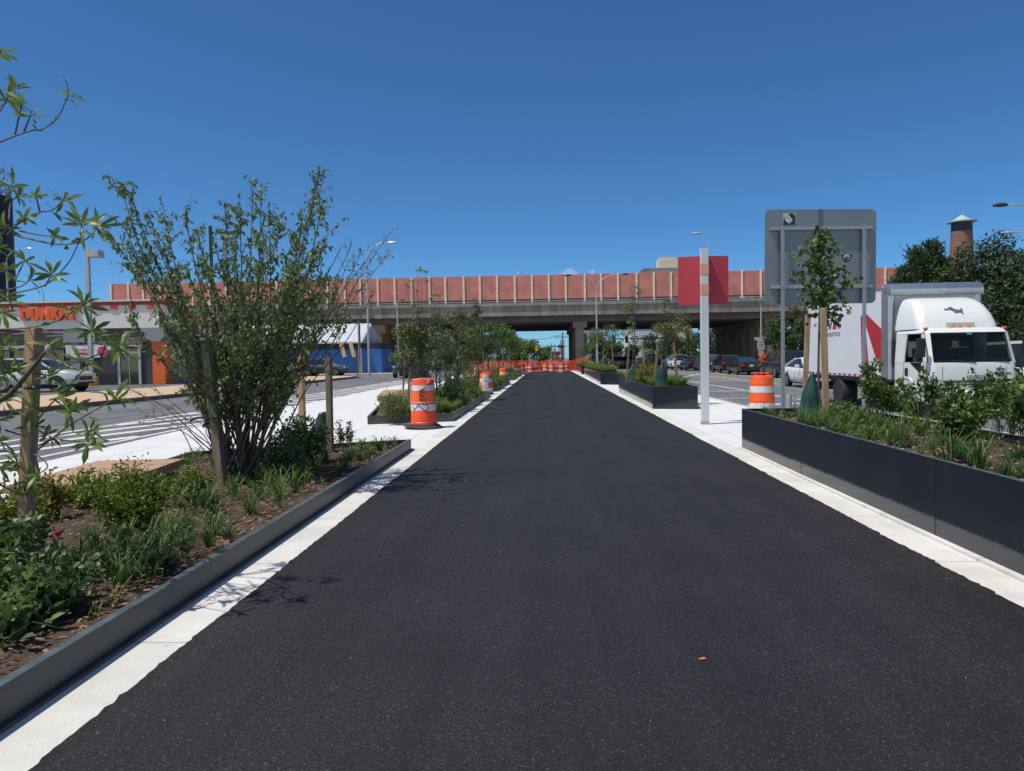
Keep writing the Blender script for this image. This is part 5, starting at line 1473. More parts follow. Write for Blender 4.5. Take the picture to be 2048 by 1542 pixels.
# slide every cab part to its place over the left side of the chassis
_names=("cab_lower","windscreen","rear_wall","dashboard","seat","steering_wheel","cab_roof","cab_pillar","door_seam","door_handle","window_dip","mirror","mirror_arm","air_intake","wiper","windscreen_sticker","panel_seam","badge","grille","grille_bar","headlight","indicator","fog_light","bumper","bumper_intake","plate","wind_fairing","fairing_recess","marker_light","emblem","mudguard")
for o in T.children:
    base=o.name.split(".")[0]
    if base in _names or (base=="lettering" and "ISUZU" in o.data.name+o.get("txt","")): o.location.x+=CX
    if base=="tyre" and min(v.co.y for v in o.data.vertices)<3.0: o.location.x+=CX
# ------------------------------------------------------------------ vegetation
NR=np.random.default_rng(5)
def unit(a): return a/np.maximum(np.linalg.norm(a,axis=-1,keepdims=True),1e-9)
def rdir(n,zb=0.0,zs=1.0):
    v=NR.normal(size=(n,3)); v[:,2]=v[:,2]*zs+zb; return unit(v)
class Leaves:
    def __init__(s,six=True,w1=.45): s.V=[]; s.six=six; s.n=0; s.w1=w1
    def add(s,c,d,n,L,Wd,fold=0.12,droop=0.12):
        c=np.asarray(c,float).reshape(-1,3); N=len(c)
        if N==0: return
        d=unit(np.broadcast_to(np.asarray(d,float),(N,3))); n=np.broadcast_to(np.asarray(n,float),(N,3))
        sd=unit(np.cross(d,n)); n=unit(np.cross(sd,d))
        L=np.broadcast_to(np.asarray(L,float),(N,)).reshape(N,1); Wd=np.broadcast_to(np.asarray(Wd,float),(N,)).reshape(N,1)
        if s.six:
            f=n*Wd*fold; dr=n*L*droop
            v=np.stack([c, c+d*L*.30+sd*Wd*s.w1+f, c+d*L*.68+sd*Wd*.42+f-dr*.35, c+d*L-dr, c+d*L*.68-sd*Wd*.42+f-dr*.35, c+d*L*.30-sd*Wd*s.w1+f],1)
        else:
            v=np.stack([c, c+d*L*.45+sd*Wd*.5, c+d*L, c+d*L*.45-sd*Wd*.5],1)
        s.V.append(v); s.n+=N
    def build(s,name,m,parent=None):
        V=np.concatenate(s.V); k=V.shape[1]; N=len(V)
        me=bpy.data.meshes.new(name)
        if s.six:
            base=np.arange(N)[:,None]*6
            tri1=base+np.array([0,1,5]); q=base+np.array([1,2,4,5]); tri2=base+np.array([2,3,4])
            loops=np.concatenate([tri1,q,tri2],1).ravel(); tot=np.tile([3,4,3],N)
        else:
            loops=np.arange(N*4); tot=np.full(N,4)
        me.vertices.add(N*k); me.vertices.foreach_set("co",V.reshape(-1).astype(np.float32))
        me.loops.add(len(loops)); me.loops.foreach_set("vertex_index",loops.astype(np.int32))
        st=np.concatenate([[0],np.cumsum(tot)[:-1]]); me.polygons.add(len(tot))
        me.polygons.foreach_set("loop_start",st.astype(np.int32)); me.polygons.foreach_set("loop_total",tot.astype(np.int32))
        me.materials.append(m); me.update(calc_edges=True); me.validate()
        o=bpy.data.objects.new(name,me); COL.objects.link(o)
        if parent is not None: o.parent=parent
        return o
G_MAG=leafmat("leaf_magnolia",(0.075,0.125,0.028),(0.21,0.27,0.075),rough=.42,trans=.25)
G_CHK=leafmat("leaf_dusky",(0.05,0.09,0.028),(0.21,0.26,0.10),rough=.48,trans=.3)
G_AZ=leafmat("leaf_azalea",(0.055,0.095,0.015),(0.20,0.25,0.045),trans=.25)
G_YEL=leafmat("leaf_yellowing",(0.055,0.085,0.02),(0.30,0.26,0.045),trans=.25)
G_LIN=leafmat("leaf_linden",(0.025,0.06,0.014),(0.16,0.21,0.075),rough=.45,trans=.2)
G_GR=leafmat("leaf_grass",(0.045,0.10,0.018),(0.15,0.22,0.05),trans=.3)
G_GRD=leafmat("leaf_dark_grass",(0.025,0.065,0.018),(0.09,0.16,0.04),trans=.25)
G_SH=leafmat("leaf_holly",(0.035,0.075,0.015),(0.14,0.19,0.05),rough=.45,trans=.22)
G_MED=leafmat("leaf_median",(0.045,0.07,0.025),(0.19,0.21,0.08),trans=.25)
G_MED2=leafmat("leaf_blue_green",(0.035,0.07,0.035),(0.11,0.16,0.075),trans=.25)
G_FAR=leafmat("leaf_far",(0.022,0.05,0.014),(0.07,0.11,0.03),rough=.6,trans=.15)
G_CON=leafmat("leaf_conifer",(0.018,0.045,0.020),(0.075,0.115,0.045),rough=.6,trans=.1)
G_CON2=leafmat("leaf_dark_maple",(0.014,0.034,0.014),(0.06,0.085,0.035),rough=.6,trans=.1)
G_FARL=leafmat("leaf_far_light",(0.05,0.10,0.02),(0.14,0.21,0.05),rough=.6,trans=.2)
G_RUST=leafmat("leaf_rusty",(0.20,0.09,0.03),(0.28,0.24,0.05),trans=.2)

def curve(pts,n=8):
    """smooth polyline through points (Catmull-Rom)"""
    P=[Vector(p) for p in pts]; P=[P[0]*2-P[1]]+P+[P[-1]*2-P[-2]]; out=[]
    for i in range(1,len(P)-2):
        for k in range(n):
            t=k/n; a,b,c,d=P[i-1],P[i],P[i+1],P[i+2]
            out.append(0.5*((2*b)+(c-a)*t+(2*a-5*b+4*c-d)*t*t+(3*b-a-3*c+d)*t*t*t))
    out.append(P[-2]); return out
rv=random.Random(21)
def V3(s=1.0): return Vector((rv.gauss(0,s),rv.gauss(0,s),rv.gauss(0,s)))

# ---- near left tree with whorled leaves (branches held at 4.4 to 5.4 m from the camera)
tb=W(-60,1170,0.12)
TL=thing("sweetbay_tree","young tree with long whorled leaves at the left edge, tied to the nearest stake","tree",(0,0,0))
DY=tb.y
def PP(px,py,d=0.0): return A(px,py,DY+d)
tr=curve([tb,PP(-75,960),PP(-70,800),PP(-58,600,.1),PP(-55,485,.1),PP(-50,410,.05),PP(-50,310),PP(-55,180),PP(-50,60)],5)
b=MB(); b.tube(tr,[0.027-0.021*i/len(tr) for i in range(len(tr))],8); b.build("trunk",M_BARK,TL,smooth=True)
b=MB(); lm=curve([PP(-72,850),PP(-20,812,-.05),PP(18,790,-.08),PP(45,760,-.1),PP(66,735,-.1),PP(90,704,-.1)],5); b.tube(lm,[.022-.014*i/len(lm) for i in range(len(lm))],8); b.build("limb",M_BARK,TL,smooth=True)
lv=Leaves(True,.30); tw=MB()
def whorl(p,axis,n=8,L=0.115,Wd=0.030,spread=1.0):
    axis=Vector(axis).normalized()
    a=axis.orthogonal().normalized(); bb=axis.cross(a)
    C=[];D=[];N_=[];LL=[]
    ph=rv.uniform(0,6)
    for k in range(n):
        t=ph+2*math.pi*k/n*1.0+rv.gauss(0,.25); el=rv.uniform(-0.15,1.15)*spread
        d=(a*math.cos(t)+bb*math.sin(t))*math.cos(el)+axis*math.sin(el)
        C.append(p-axis*rv.uniform(0,.03)); D.append(d+Vector((0,0,-.1))); N_.append(axis+V3(.25)); LL.append(L*rv.uniform(.65,1.15))
    LL=np.array(LL)
    lv.add(np.array(C),np.array(D),np.array(N_),LL,LL*Wd/L*NR.uniform(.75,1.25,len(LL)),fold=.2,droop=.2)
branches=[
 ([(-50,310),(0,284),(60,262),(85,258),(115,235),(138,188)],-.2,9,1.1),([(48,264),(62,228)],-.15,7,.9),([(30,270),(44,205)],-.15,7,1),
 ([(-45,240),(12,205),(30,175)],.2,8,1),([(-40,130),(2,105)],.2,6,.9),([(-45,280),(5,215),(12,195)],.1,7,1),
 ([(14,470),(40,445),(80,425),(105,420),(128,398)],-.2,8,1),([(80,424),(72,392)],-.2,6,.8),([(-30,400),(26,372)],.2,7,1.1),
 ([(18,440),(22,405),(42,388)],.1,7,.9),([(30,450),(50,435)],-.2,7,.8),([(28,470),(60,478),(110,488),(155,485),(162,465),(163,448)],-.4,9,1.15),
 ([(155,487),(178,474),(192,452)],-.4,9,1.25),([(40,462),(80,470),(110,473)],-.3,6,.7),([(20,450),(10,455)],0,9,1.1),
 ([(-30,620),(20,590),(90,570),(135,528),(156,488)],-.3,0,1),([(90,572),(104,548)],-.3,8,1.05),([(-20,610),(16,600)],0,8,1),
 ([(-10,660),(60,655),(118,640),(135,615)],-.2,5,.9),([(118,641),(150,620),(168,608)],-.25,9,1.1),([(150,640),(185,660)],-.25,8,1.1),
 ([(60,720),(85,700),(98,692)],-.1,7,.9),([(70,760),(110,745),(165,720)],-.3,8,1.1),([(165,722),(205,706),(243,697)],-.3,9,1.05),
 ([(72,845),(95,815),(140,770),(165,742)],-.2,5,.8),([(110,800),(140,822)],-.2,8,1.2),([(60,835),(30,820),(10,800)],.2,8,1.1),
 ([(75,900),(140,850),(200,815),(232,795)],-.5,8,1.1),([(80,890),(120,870),(180,862)],-.3,7,1.0),([(120,880),(178,884)],-.3,7,1),
 ([(10,860),(50,870),(70,850)],.2,8,1),([(-30,900),(20,905),(35,925)],.2,9,1.1),([(-20,740),(15,745)],.2,9,1.1),([(20,700),(8,690)],.2,8,1),
 ([(-30,560),(12,540)],.2,7,.9),([(60,900),(95,930),(75,950)],-.2,7,1),([(-20,960),(30,985)],.1,8,1),([(-40,500),(0,495)],.1,7,1),
 ([(60,640),(30,630),(5,625)],.2,7,1),([(200,720),(222,668),(228,690)],-.3,7,.9),
 ([(-40,590),(35,575),(60,560)],.1,8,1),([(-30,700),(30,735)],.1,8,1.1),([(65,745),(100,752)],.15,7,1),
 ([(-30,790),(30,800),(60,815)],-.1,8,1.1),([(-40,850),(5,838)],.1,8,1.1),([(-40,880),(0,880)],.2,8,1.2),([(20,930),(0,935)],.1,8,1.1),([(30,560),(50,520)],.25,6,.9),
 ([(100,800),(128,792)],-.1,7,.9),([(60,880),(95,868)],.2,7,.9),([(-20,980),(5,965)],.1,8,1.2),([(-30,330),(10,345)],.1,6,.9),([(70,940),(60,965)],.1,7,1)]
for pts,dd,n,sc in branches:
    P=curve([PP(x,y,dd*i/max(1,len(pts)-1)+rv.gauss(0,.02)) for i,(x,y) in enumerate(pts)],5)
    tw.tube(P,[0.0062-0.0035*i/len(P) for i in range(len(P))],5)
    if n: n+=2; whorl(P[-1],(P[-1]-P[-3]).normalized()+Vector((0,0,.5)),n=n,L=.118*sc)
    if len(pts)>3 and n:
        for k in (len(P)//2,len(P)*3//4):
            whorl(P[k],(P[k]-P[k-1]).normalized()+Vector((0,0,.8)),n=2,L=.07*sc)
tw.build("branch",M_TWIG,TL,smooth=True); 
o=lv.build("foliage",G_MAG,TL)
p=PP(97,697,-.12); b=MB(); b.lathe([(0.0,-.02),(.018,-.01),(.02,.005),(.012,.02),(0,.024)],n=8,c=p); b.build("seed_pod",mat("pod_cream",(.5,.38,.27),rough=.8),TL,smooth=True)

def stake(label,b0,b1,zs,t1=0.095,m=M_STAKE,group="wooden tree stakes",Y=None):
    p=W(b0[0],b0[1],zs) if Y is None else A(b0[0],b0[1],Y)
    q=A(b1[0],b1[1],p.y)
    b=MB(); d=(q-p)
    b.bar(p-d.normalized()*0.1,q,t1,t1*0.9,up=(0.15,1,0))
    o=b.build("tree_stake",m,bevel=0.006,seg=1); tag(o,label,"stake",group); return o
stake("nearest wooden stake, tall and cracked, at the left edge of the bed",(47,1150),(68,655),0.12,.080)
stake("leaning wooden stake in front of the big multi stemmed shrub",(444,965),(413,688),0.12,.10,M_STAKE2)
stake("pale wooden stake behind the big shrub, left of the grey one",(606,880),(601,700),0.12,.10)
stake("weathered grey stake with a pointed top at the right side of the big shrub",(661,905),(657,716),0.12,.085,M_STAKE2)
# tie straps
b=MB(); p=A(68,775,W(47,1150,.12).y-.06); b.tube([p+Vector((-.06,0,0)),p+Vector((.0,-.01,0)),p+Vector((.07,0,.01)),p+Vector((.08,.1,0)),p+Vector((-.06,.1,0)),p+Vector((-.06,0,0))],.012,5)
tag(b.build("tie_strap",M_BLACK),"black tie strap around the nearest stake","strap")
Yk=W(444,965,.12).y; p=A(428,836,Yk-.07); q=A(490,840,Yk+.1); r_=A(395,835,Yk+.3)
b=MB(); b.tube([q,p+Vector((.08,0,0)),p+Vector((-.08,0,-.01)),r_,A(380,842,Yk+.3)],.013,5)
tag(b.build("tie_strap",M_BLACK),"dark tie strap across the big shrub stems","strap")

# ---- big multi stemmed shrub
sb=W(482,955,0.12)
SH=thing("serviceberry_shrub","big multi stemmed shrub with dusky drooping leaves left of the path","shrub",(0,0,0))
targets=[(240,368,.1),(262,392,-.2),(222,470,.3),(250,455,-.5),(300,440,-.2),(330,440,.4),(372,446,-.3),(395,470,.2),(425,478,-.5),(452,440,.3),(480,430,-.4),(505,402,0),(522,398,.2),(540,440,-.6),(560,455,.4),(585,470,-.2),(605,440,.2),(636,352,.1),(642,420,-.3),(628,400,.5),(655,470,-.4),(600,520,.6),(520,500,-.8),(470,520,-.9),(420,560,-.8),(350,560,.5),(300,560,-.6),(265,640,-.3),(330,650,-.8),(560,560,-.9),(640,560,-.6),(620,600,.7),(500,540,.8),(450,480,.9),(400,600,.9),(550,600,.9),(370,690,-.5),(600,700,-.7),(665,600,.3),(690,640,-.2)]
sparse=[(700,498,.2),(722,505,0),(748,500,.3),(770,478,.2),(772,512,.1),(690,540,-.3),(715,560,.2),(740,600,.1),(680,500,.3)]
fill=[]
for i in range(26): fill.append((rv.uniform(300,690),rv.uniform(480,700),rv.uniform(-1.0,1.0)))
st=MB(); tg=MB(); lv=Leaves(True)
def stem(tx,ty,dd,leafy,r0=.013,tn=10):
    base=sb+Vector((rv.gauss(0,.13),rv.gauss(0,.12),-.02)); tip=A(tx,ty,sb.y+dd)
    mid=base.lerp(tip,.45)+Vector((0,0,.12)); mid.x=base.x+(tip.x-base.x)*.46; mid.y=base.y+(tip.y-base.y)*.36
    P=curve([base,base.lerp(mid,.5)+V3(.03),mid+V3(.05),mid.lerp(tip,.5)+V3(.05),tip],6)
    st.tube(P,[r0*(1-.8*i/len(P))+.002 for i in range(len(P))],5)
    Lt=(tip-base).length
    m=int(tn*Lt/2.0)
    for k in range(m):
        t=rv.uniform(.34 if leafy else .5,1.0); i=min(len(P)-2,int(t*(len(P)-1))); p=P[i].lerp(P[i+1],rv.random())
        if k<2: p=P[-1]; 
        d=(P[i+1]-P[i]).normalized()+V3(.55)+Vector((0,0,.35)); d.normalize()
        L=rv.uniform(.14,.36)*(1.0 if leafy else .8)
        Q=curve([p,p+d*L*.5,p+d*L+Vector((0,0,-.05))],3)
        tg.tube(Q,[.0035,.003,.0028,.0025,.002,.0018,.0015][:len(Q)],4,caps=False)
        nl=int(L/(.026 if leafy else .05))
        C=[];D=[]
        for j in range(nl):
            u=(j+.5)/nl; c=Q[min(len(Q)-1,int(u*(len(Q)-1)+.5))]+V3(.012)
            C.append(c); D.append(Vector((rv.gauss(0,.45),rv.gauss(0,.45),rv.uniform(-1.1,-.1))) if rv.random()<.8 else V3(1))
        if C:
            LL=NR.uniform(.045,.082,len(C))*(1 if leafy else .55)
            lv.add(np.array(C),np.array(D),rdir(len(C)),LL,LL*.42,fold=.15,droop=.15)
for t in targets: stem(*t,True,tn=20)
for t in fill: stem(*t,True,r0=.010,tn=17)
for t in sparse: stem(*t,False,r0=.009,tn=9)
for i in range(10): stem(rv.uniform(230,420),rv.uniform(780,850),rv.uniform(-.5,.3),False,r0=.006,tn=5)
st.build("stems",M_TWIG,SH,smooth=True); tg.build("twigs",M_TWIG,SH); lv.build("foliage",G_CHK,SH)

# ---- generic leafy shrub: stems from a base, leaf sprays in a dome
def shrub(name,label,base,h,r,nleaf,L,Wd,m,stems=14,bare=0.25,group=None,stemm=M_TWIG,flat=1.0,six=True,upright=0.4,cat="shrub",sr=.006):
    g=thing(name,label,cat,tuple(base),group=group)
    b=MB(); lv=Leaves(six); per=max(1,nleaf//stems)
    for k in range(stems):
        a=rv.uniform(0,6.28); rr_=r*math.sqrt(rv.random()); hh=h*(1-.45*(rr_/r)**2)*rv.uniform(.72,1.03)
        tip=Vector((rr_*math.cos(a),rr_*math.sin(a)*flat,hh))
        P=curve([Vector((tip.x*.12,tip.y*.12,0)),Vector((tip.x*.5,tip.y*.5,hh*.5))+V3(.02*h),tip],5)
        b.tube(P,[sr*(1-.6*i/len(P)) for i in range(len(P))],4)
        P_=np.array([list(p) for p in P]); nn=per
        u=NR.uniform(bare,1.0,nn)**.8; idx=np.clip((u*(len(P)-1)).astype(int),0,len(P)-1)
        off=rdir(nn)*NR.uniform(0.0,1.0,(nn,1))*min(r*.45,h*(.28 if bare<.3 else .12))*np.stack([np.ones(nn),np.ones(nn),np.full(nn,.7)],1)
        c=P_[idx]+off
        c[:,2]=np.maximum(c[:,2],.015)
        d=unit(off+np.array([0,0,upright*.2])+NR.normal(size=(nn,3))*.25)
        LL=L*NR.uniform(.6,1.2,nn)
        lv.add(c,d,rdir(nn,.9),LL,LL*Wd/L)
    b.build("stems",stemm,g); lv.build("foliage",m,g); return g
p=W(268,1058,.12)
shrub("azalea_shrub","rounded bright green azalea like shrub on the mulch behind the wooden bench",p,.62,.38,5200,.042,.016,G_AZ,stems=40,bare=.12,sr=.004)
p=W(30,1120,.12)
shrub("leafy_shrub","yellowing shrub crowding the base of the nearest stake at the left edge",(p.x-.1,p.y,p.z),.62,.36,3200,.050,.022,G_YEL,stems=26,bare=.1,sr=.004)
p=W(-10,1250,.12)
shrub("leafy_shrub","dark low shrub in the bottom left corner of the near bed",(p.x,p.y,p.z),.34,.42,2400,.06,.026,G_CHK,stems=20,bare=.05,sr=.004)
p=W(90,1215,.12)
shrub("leafy_shrub","dark leafy plant mass at the foot of the nearest stake",(p.x,p.y,p.z),.36,.34,2200,.055,.025,G_LIN,stems=22,bare=.05,sr=.004)
p=W(180,1015,.12)
shrub("leafy_shrub","low yellow green shrub between the nearest stake and the azalea shrub",(p.x,p.y,p.z),.42,.34,1800,.045,.018,G_AZ,stems=22,bare=.05,sr=.004)
p=W(560,948,.12)
shrub("leafy_shrub","low dark leafy plant tangled at the right foot of the big shrub",(p.x,p.y,p.z),.55,.36,1900,.06,.024,G_CHK,stems=22,bare=.1,sr=.004)
p=W(385,990,.12)
shrub("leafy_shrub","small green plant left of the leaning stake",(p.x,p.y,p.z),.34,.24,800,.055,.022,G_AZ,stems=14,bare=.1,sr=.004)
p=W(85,1040,.12)
shrub("leafy_shrub","yellowing leafy plant just behind the nearest stake",(p.x,p.y,p.z),.45,.28,1700,.055,.025,G_YEL,stems=18,bare=.08,sr=.004)
p=W(15,1180,.12)
shrub("leafy_shrub","tall dark leafy plant at the very left edge below the young tree",(p.x,p.y,p.z),.5,.3,2000,.06,.028,G_LIN,stems=20,bare=.08,sr=.004)
p=W(300,1140,.12)
shrub("leafy_shrub","spreading green plant in the middle of the near left bed",(p.x,p.y,p.z),.22,.26,800,.055,.02,G_MED,stems=16,bare=.05,sr=.003)
p=W(610,930,.12)
shrub("leafy_shrub","dark green leafy shrub between the big shrub and the grey stake",(p.x,p.y,p.z),.78,.42,3000,.06,.026,G_LIN,stems=24,bare=.15,sr=.005)
p=W(690,905,.12)
shrub("leafy_shrub","small airy shrub right of the grey pointed stake",(p.x,p.y,p.z),.55,.2,650,.045,.018,G_SH,stems=10,bare=.4,sr=.003)
p=W(785,845,.13); p=W(790,838,.13)
shrub("leafy_shrub","mid green shrub in front of the bench in the second left bed",(p.x,p.y,p.z),.72,.42,2600,.06,.024,G_MED,stems=24,bare=.15)
p=W(905,815,.13)
shrub("leafy_shrub","green shrub right behind the graffitied drum in the second left bed",(p.x,p.y,p.z),.95,.45,2600,.07,.028,G_MED,stems=22,bare=.1)
p=W(957,778,.13)
shrub("leafy_shrub","bushy shrub left of the drum with paper notices",(p.x,p.y,p.z),1.15,.85,2600,.09,.035,G_MED,stems=24,bare=.1)
p=W(992,757,.13)
shrub("leafy_shrub","reddish green shrub between the second and third drums",(p.x,p.y,p.z),1.3,.5,1500,.09,.035,G_RUST,stems=18,bare=.05)
for i,(x,y,lab) in enumerate(((1020,752,"small green shrub beside the fourth drum on the left"),(1038,745,"tiny far shrub behind the fourth drum on the left"),(930,790,"low shrub at the foot of the forked stakes in the second bed"))):
    p=W(x,y,.13); shrub("leafy_shrub",lab,(p.x,p.y,p.z),.9,.6,900,.1,.04,G_MED,stems=14,bare=.05,six=False)
# right near planter shrubs
RS=[(1742,852,.95,.22,800,.55,"leafy upright shrub in the near right planter just right of the sign post"),
    (1812,852,.72,.2,520,.5,"shrub with dense leaf heads in front of the truck door"),
    (1850,862,.88,.15,360,.66,"tall thin stemmed shrub in front of the truck front wheel"),
    (1915,892,.66,.23,1700,.1,"darkest and densest shrub in the near right planter"),
    (1948,868,.80,.2,480,.62,"open shrub with bare stems in front of the truck bumper"),
    (1998,876,.85,.2,520,.6,"shrub in front of the truck right headlight"),
    (2045,910,.80,.22,800,.45,"shrub cut by the right edge of the view in the near planter"),
    (1885,858,.74,.18,380,.55,"small open shrub behind the densest one in the near right planter"),
    (1775,850,.66,.16,330,.6,"thin shrub between the upright shrub and the truck door"),
    (2025,872,.74,.16,360,.6,"thin twiggy shrub behind the one at the right edge"),
    (1700,846,.30,.20,420,.1,"low shrub beside the green watering bag in the near right planter")]
for x,y,h,r,n,br_,lab in RS:
    p=W(x,y,.57); shrub("planter_shrub",lab,p,h,r,int(n*.72) if n<1000 else n,.075,.034,G_SH,stems=11 if n<1000 else 22,bare=br_,group="shrubs in the near right planter",sr=.0045)
p=W(1296,768,.58)
shrub("rounded_shrub","rounded yellow green and rusty shrub in the second right planter",p,.85,.55,4200,.05,.02,G_YEL,stems=40,bare=.05)
p=W(1272,762,.58); shrub("planter_shrub","low green plants left of the rounded shrub in the second right planter",p,.35,.3,700,.05,.02,G_SH,stems=12,bare=.05)
p=W(1215,745,.58); shrub("planter_shrub","yellow green shrub in the third right planter",(3.7,50,.57),.8,.5,1000,.08,.03,G_YEL,stems=16,bare=.05,six=False)
p=W(1170,738,.58); shrub("planter_shrub","shrub with reddish tips in the farthest right planter",(3.7,70,.57),1.0,.5,800,.1,.04,G_RUST,stems=16,bare=.05,six=False)

# ---- young street trees
def blobs_in(c,r,n,br):
    out=[]
    for _ in range(n):
        v=V3(1).normalized()*(rv.random()**.45)
        out.append((Vector((c[0]+v.x*r[0],c[1]+v.y*r[1],c[2]+v.z*r[2])),br*rv.uniform(.7,1.25)))
    return out
def tree(name,label,base,h,cr,cz0,nblob,nleaf,L,m,trunk=.03,br=None,group=None,stakes=0,six=True,shape=1.0,cat="tree",aspect=.55,limbs=True,barkm=None,hang=False,stakeh=1.7):
    g=thing(name,label,cat,tuple(base),group=group); barkm=barkm or M_BARK
    c=(0,0,(h+cz0)/2); rz=(h-cz0)/2; br=br or cr*.38
    bl=[]
    for v,rb in blobs_in(c,(cr,cr,rz),nblob,br):
        t=(v.z-cz0)/(h-cz0); f=1-(t**1.5)*(1-shape) if shape<1 else 1
        bl.append((Vector((v.x*f,v.y*f,v.z)),rb*(.6+.4*f)))
    bl.append((Vector((0,0,h-br*.5)),br*.7))
    b=MB(); top=Vector((rv.gauss(0,.03*h),rv.gauss(0,.03*h),h*.9))
    P=curve([Vector((0,0,-.05)),Vector((rv.gauss(0,.01*h),0,h*.35)),Vector((top.x*.5,top.y*.5,h*.65)),top],5)
    b.tube(P,[trunk*(1-.8*i/len(P)) for i in range(len(P))],7)
    if limbs:
        for v,rb in bl:
            z0=max(cz0*.75,v.z-(abs(v.x)+abs(v.y))*.8-.2*h*.3); z0=min(z0,h*.85); i=min(len(P)-1,int(z0/(h*.9)*(len(P)-1)))
            s=P[i]; q=curve([s,s.lerp(v,.5)+Vector((0,0,-.03*h)),v],3)
            b.tube(q,[trunk*.32*(1-.75*k/len(q)) for k in range(len(q))],4,caps=False)
    b.build("trunk",barkm,g,smooth=True)
    lv=Leaves(six); tot=sum(rb**2 for _,rb in bl)
    for v,rb in bl:
        n=max(3,int(nleaf*rb**2/tot))
        o=rdir(n)*(NR.uniform(.25,1,(n,1))**.5)*rb*np.stack([np.ones(n),np.ones(n),np.full(n,.75)],1)
        d=rdir(n,-.6 if hang else .1); LL=L*NR.uniform(.6,1.25,n)
        lv.add(np.array(v)+o,d,unit(o+rdir(n)*rb*.6+np.array([0,0,rb*.5])),LL,LL*aspect)
    lv.build("crown",m,g)
    for k in range(stakes):
        b=MB(); x=(-.28,.28,.0)[k]; y=(0.05,-.05,.28)[k]
        b.bar((x*1.3,y,-.05),(x*.8,y,stakeh),.06,.06,up=(0,1,0)); b.build("stake",M_STAKE if k else M_STAKE2,g)
    return g
# linden in the near right planter with two top level stakes and a watering bag
p=W(1641,838,.57); Yt=p.y
TR=thing("linden_tree","young tree with round glossy leaves in front of the big sign back","tree",(0,0,0))
P=curve([p,A(1637,740,Yt),A(1640,620,Yt),A(1645,540,Yt),A(1642,470,Yt),A(1640,446,Yt)],5)
b=MB(); b.tube(P,[.021*(1-.75*i/len(P)) for i in range(len(P))],8)
tips=[(1583,540,.1),(1572,500,-.1),(1590,525,.2),(1612,492,-.15),(1608,478,.1),(1622,460,0),(1640,448,0),(1650,455,.1),(1668,478,-.1),(1678,500,.15),(1680,520,-.2),(1700,550,.1),(1722,552,-.05),(1696,575,.1),(1690,600,-.15),(1680,615,.1),(1655,590,-.2),(1620,590,.2),(1598,580,-.1),(1600,560,.15),(1615,545,-.2),(1660,540,.2),(1645,510,-.2),(1632,520,.2),(1650,560,.25),(1668,560,-.25),(1632,570,-.25),(1638,480,.15),(1625,505,-.2),(1690,530,0.1)]
lv=Leaves(True)
for x,y,d in tips:
    t=A(x,y,Yt+d); zz=max(p.z+.9,t.z-.32); i=min(range(len(P)),key=lambda k:abs(P[k].z-zz))
    q=curve([P[i],P[i].lerp(t,.5)+Vector((0,0,-.02)),t],4); b.tube(q,[.006-.004*k/len(q) for k in range(len(q))],4)
    n=25; u=NR.uniform(.25,1,n); Q=np.array([list(v) for v in q]); c=Q[np.clip((u*(len(q)-1)).astype(int)+0,0,len(q)-1)]+NR.normal(size=(n,3))*.048
    d_=unit(NR.normal(size=(n,3))*.7+np.array([0,0,-.45])); LL=NR.uniform(.055,.09,n)
    lv.add(c,d_,rdir(n,.5),LL,LL*.9,fold=.12,droop=.1)
b.build("trunk",M_BARK,TR,smooth=True); lv.build("crown",G_LIN,TR)
stake("front wooden stake of the young tree in the near right planter",(1652.5,842),(1646,616),.57,.08)
stake("rear leaning stake left of the young tree in the near right planter",(1608,832),(1616,630),.57,.07)
def bag(label,c,h,r0,r1,group="green watering bags",m=M_GREENBAG):
    g=bpy.data.objects
    b=MB(); rings=[]
    for k in range(17):
        t=k/16; r=r0+(r1-r0)*t**.8+.05*r0*math.sin(t*9+r0*40); rings.append([(r*(1+.09*math.sin(3*a+3*t+r0*50)+.05*math.sin(8*a+6*t)+.03*math.sin(13*a-8*t))*math.cos(a)+.04*t*math.sin(r0*99),r*(.8+.08*math.sin(5*a+t*4))*math.sin(a),h*t*(1-.05*math.cos(2*a))) for a in [2*math.pi*j/40 for j in range(40)]])
    b.loft(rings); o=b.build("watering_bag",m,None,loc=tuple(c),smooth=True,angle=90); return tag(o,label,"watering bag",group)
q=W(1646,843,.57); bag("green watering bag wrapped around the young tree in the near right planter",(q.x,Yt+.08,.57),.64,.215,.05)
q=W(655,905,.12); bag("dark green watering bag behind the grey stake in the near left bed",(q.x-.12,q.y+.12,.12),.58,.20,.10,m=mat("dark_bag",(.02,.04,.04),rough=.4,var=.3))
q=W(1324,775,.58); bag("green watering bag beside the stakes in the second right planter",(q.x,q.y+.1,.57),.62,.20,.14)
q=W(1266,764,.58); bag("green watering bag at the thin tree in the second right planter",(q.x,q.y,.57),.62,.2,.12)
bag("dark bag in the third right planter",(3.9,49,.57),.7,.3,.12,m=MATS["dark_bag"])
bag("small green bag in the second left bed beside the shrub stems",(-3.6,28.5,.12),.6,.25,.12)

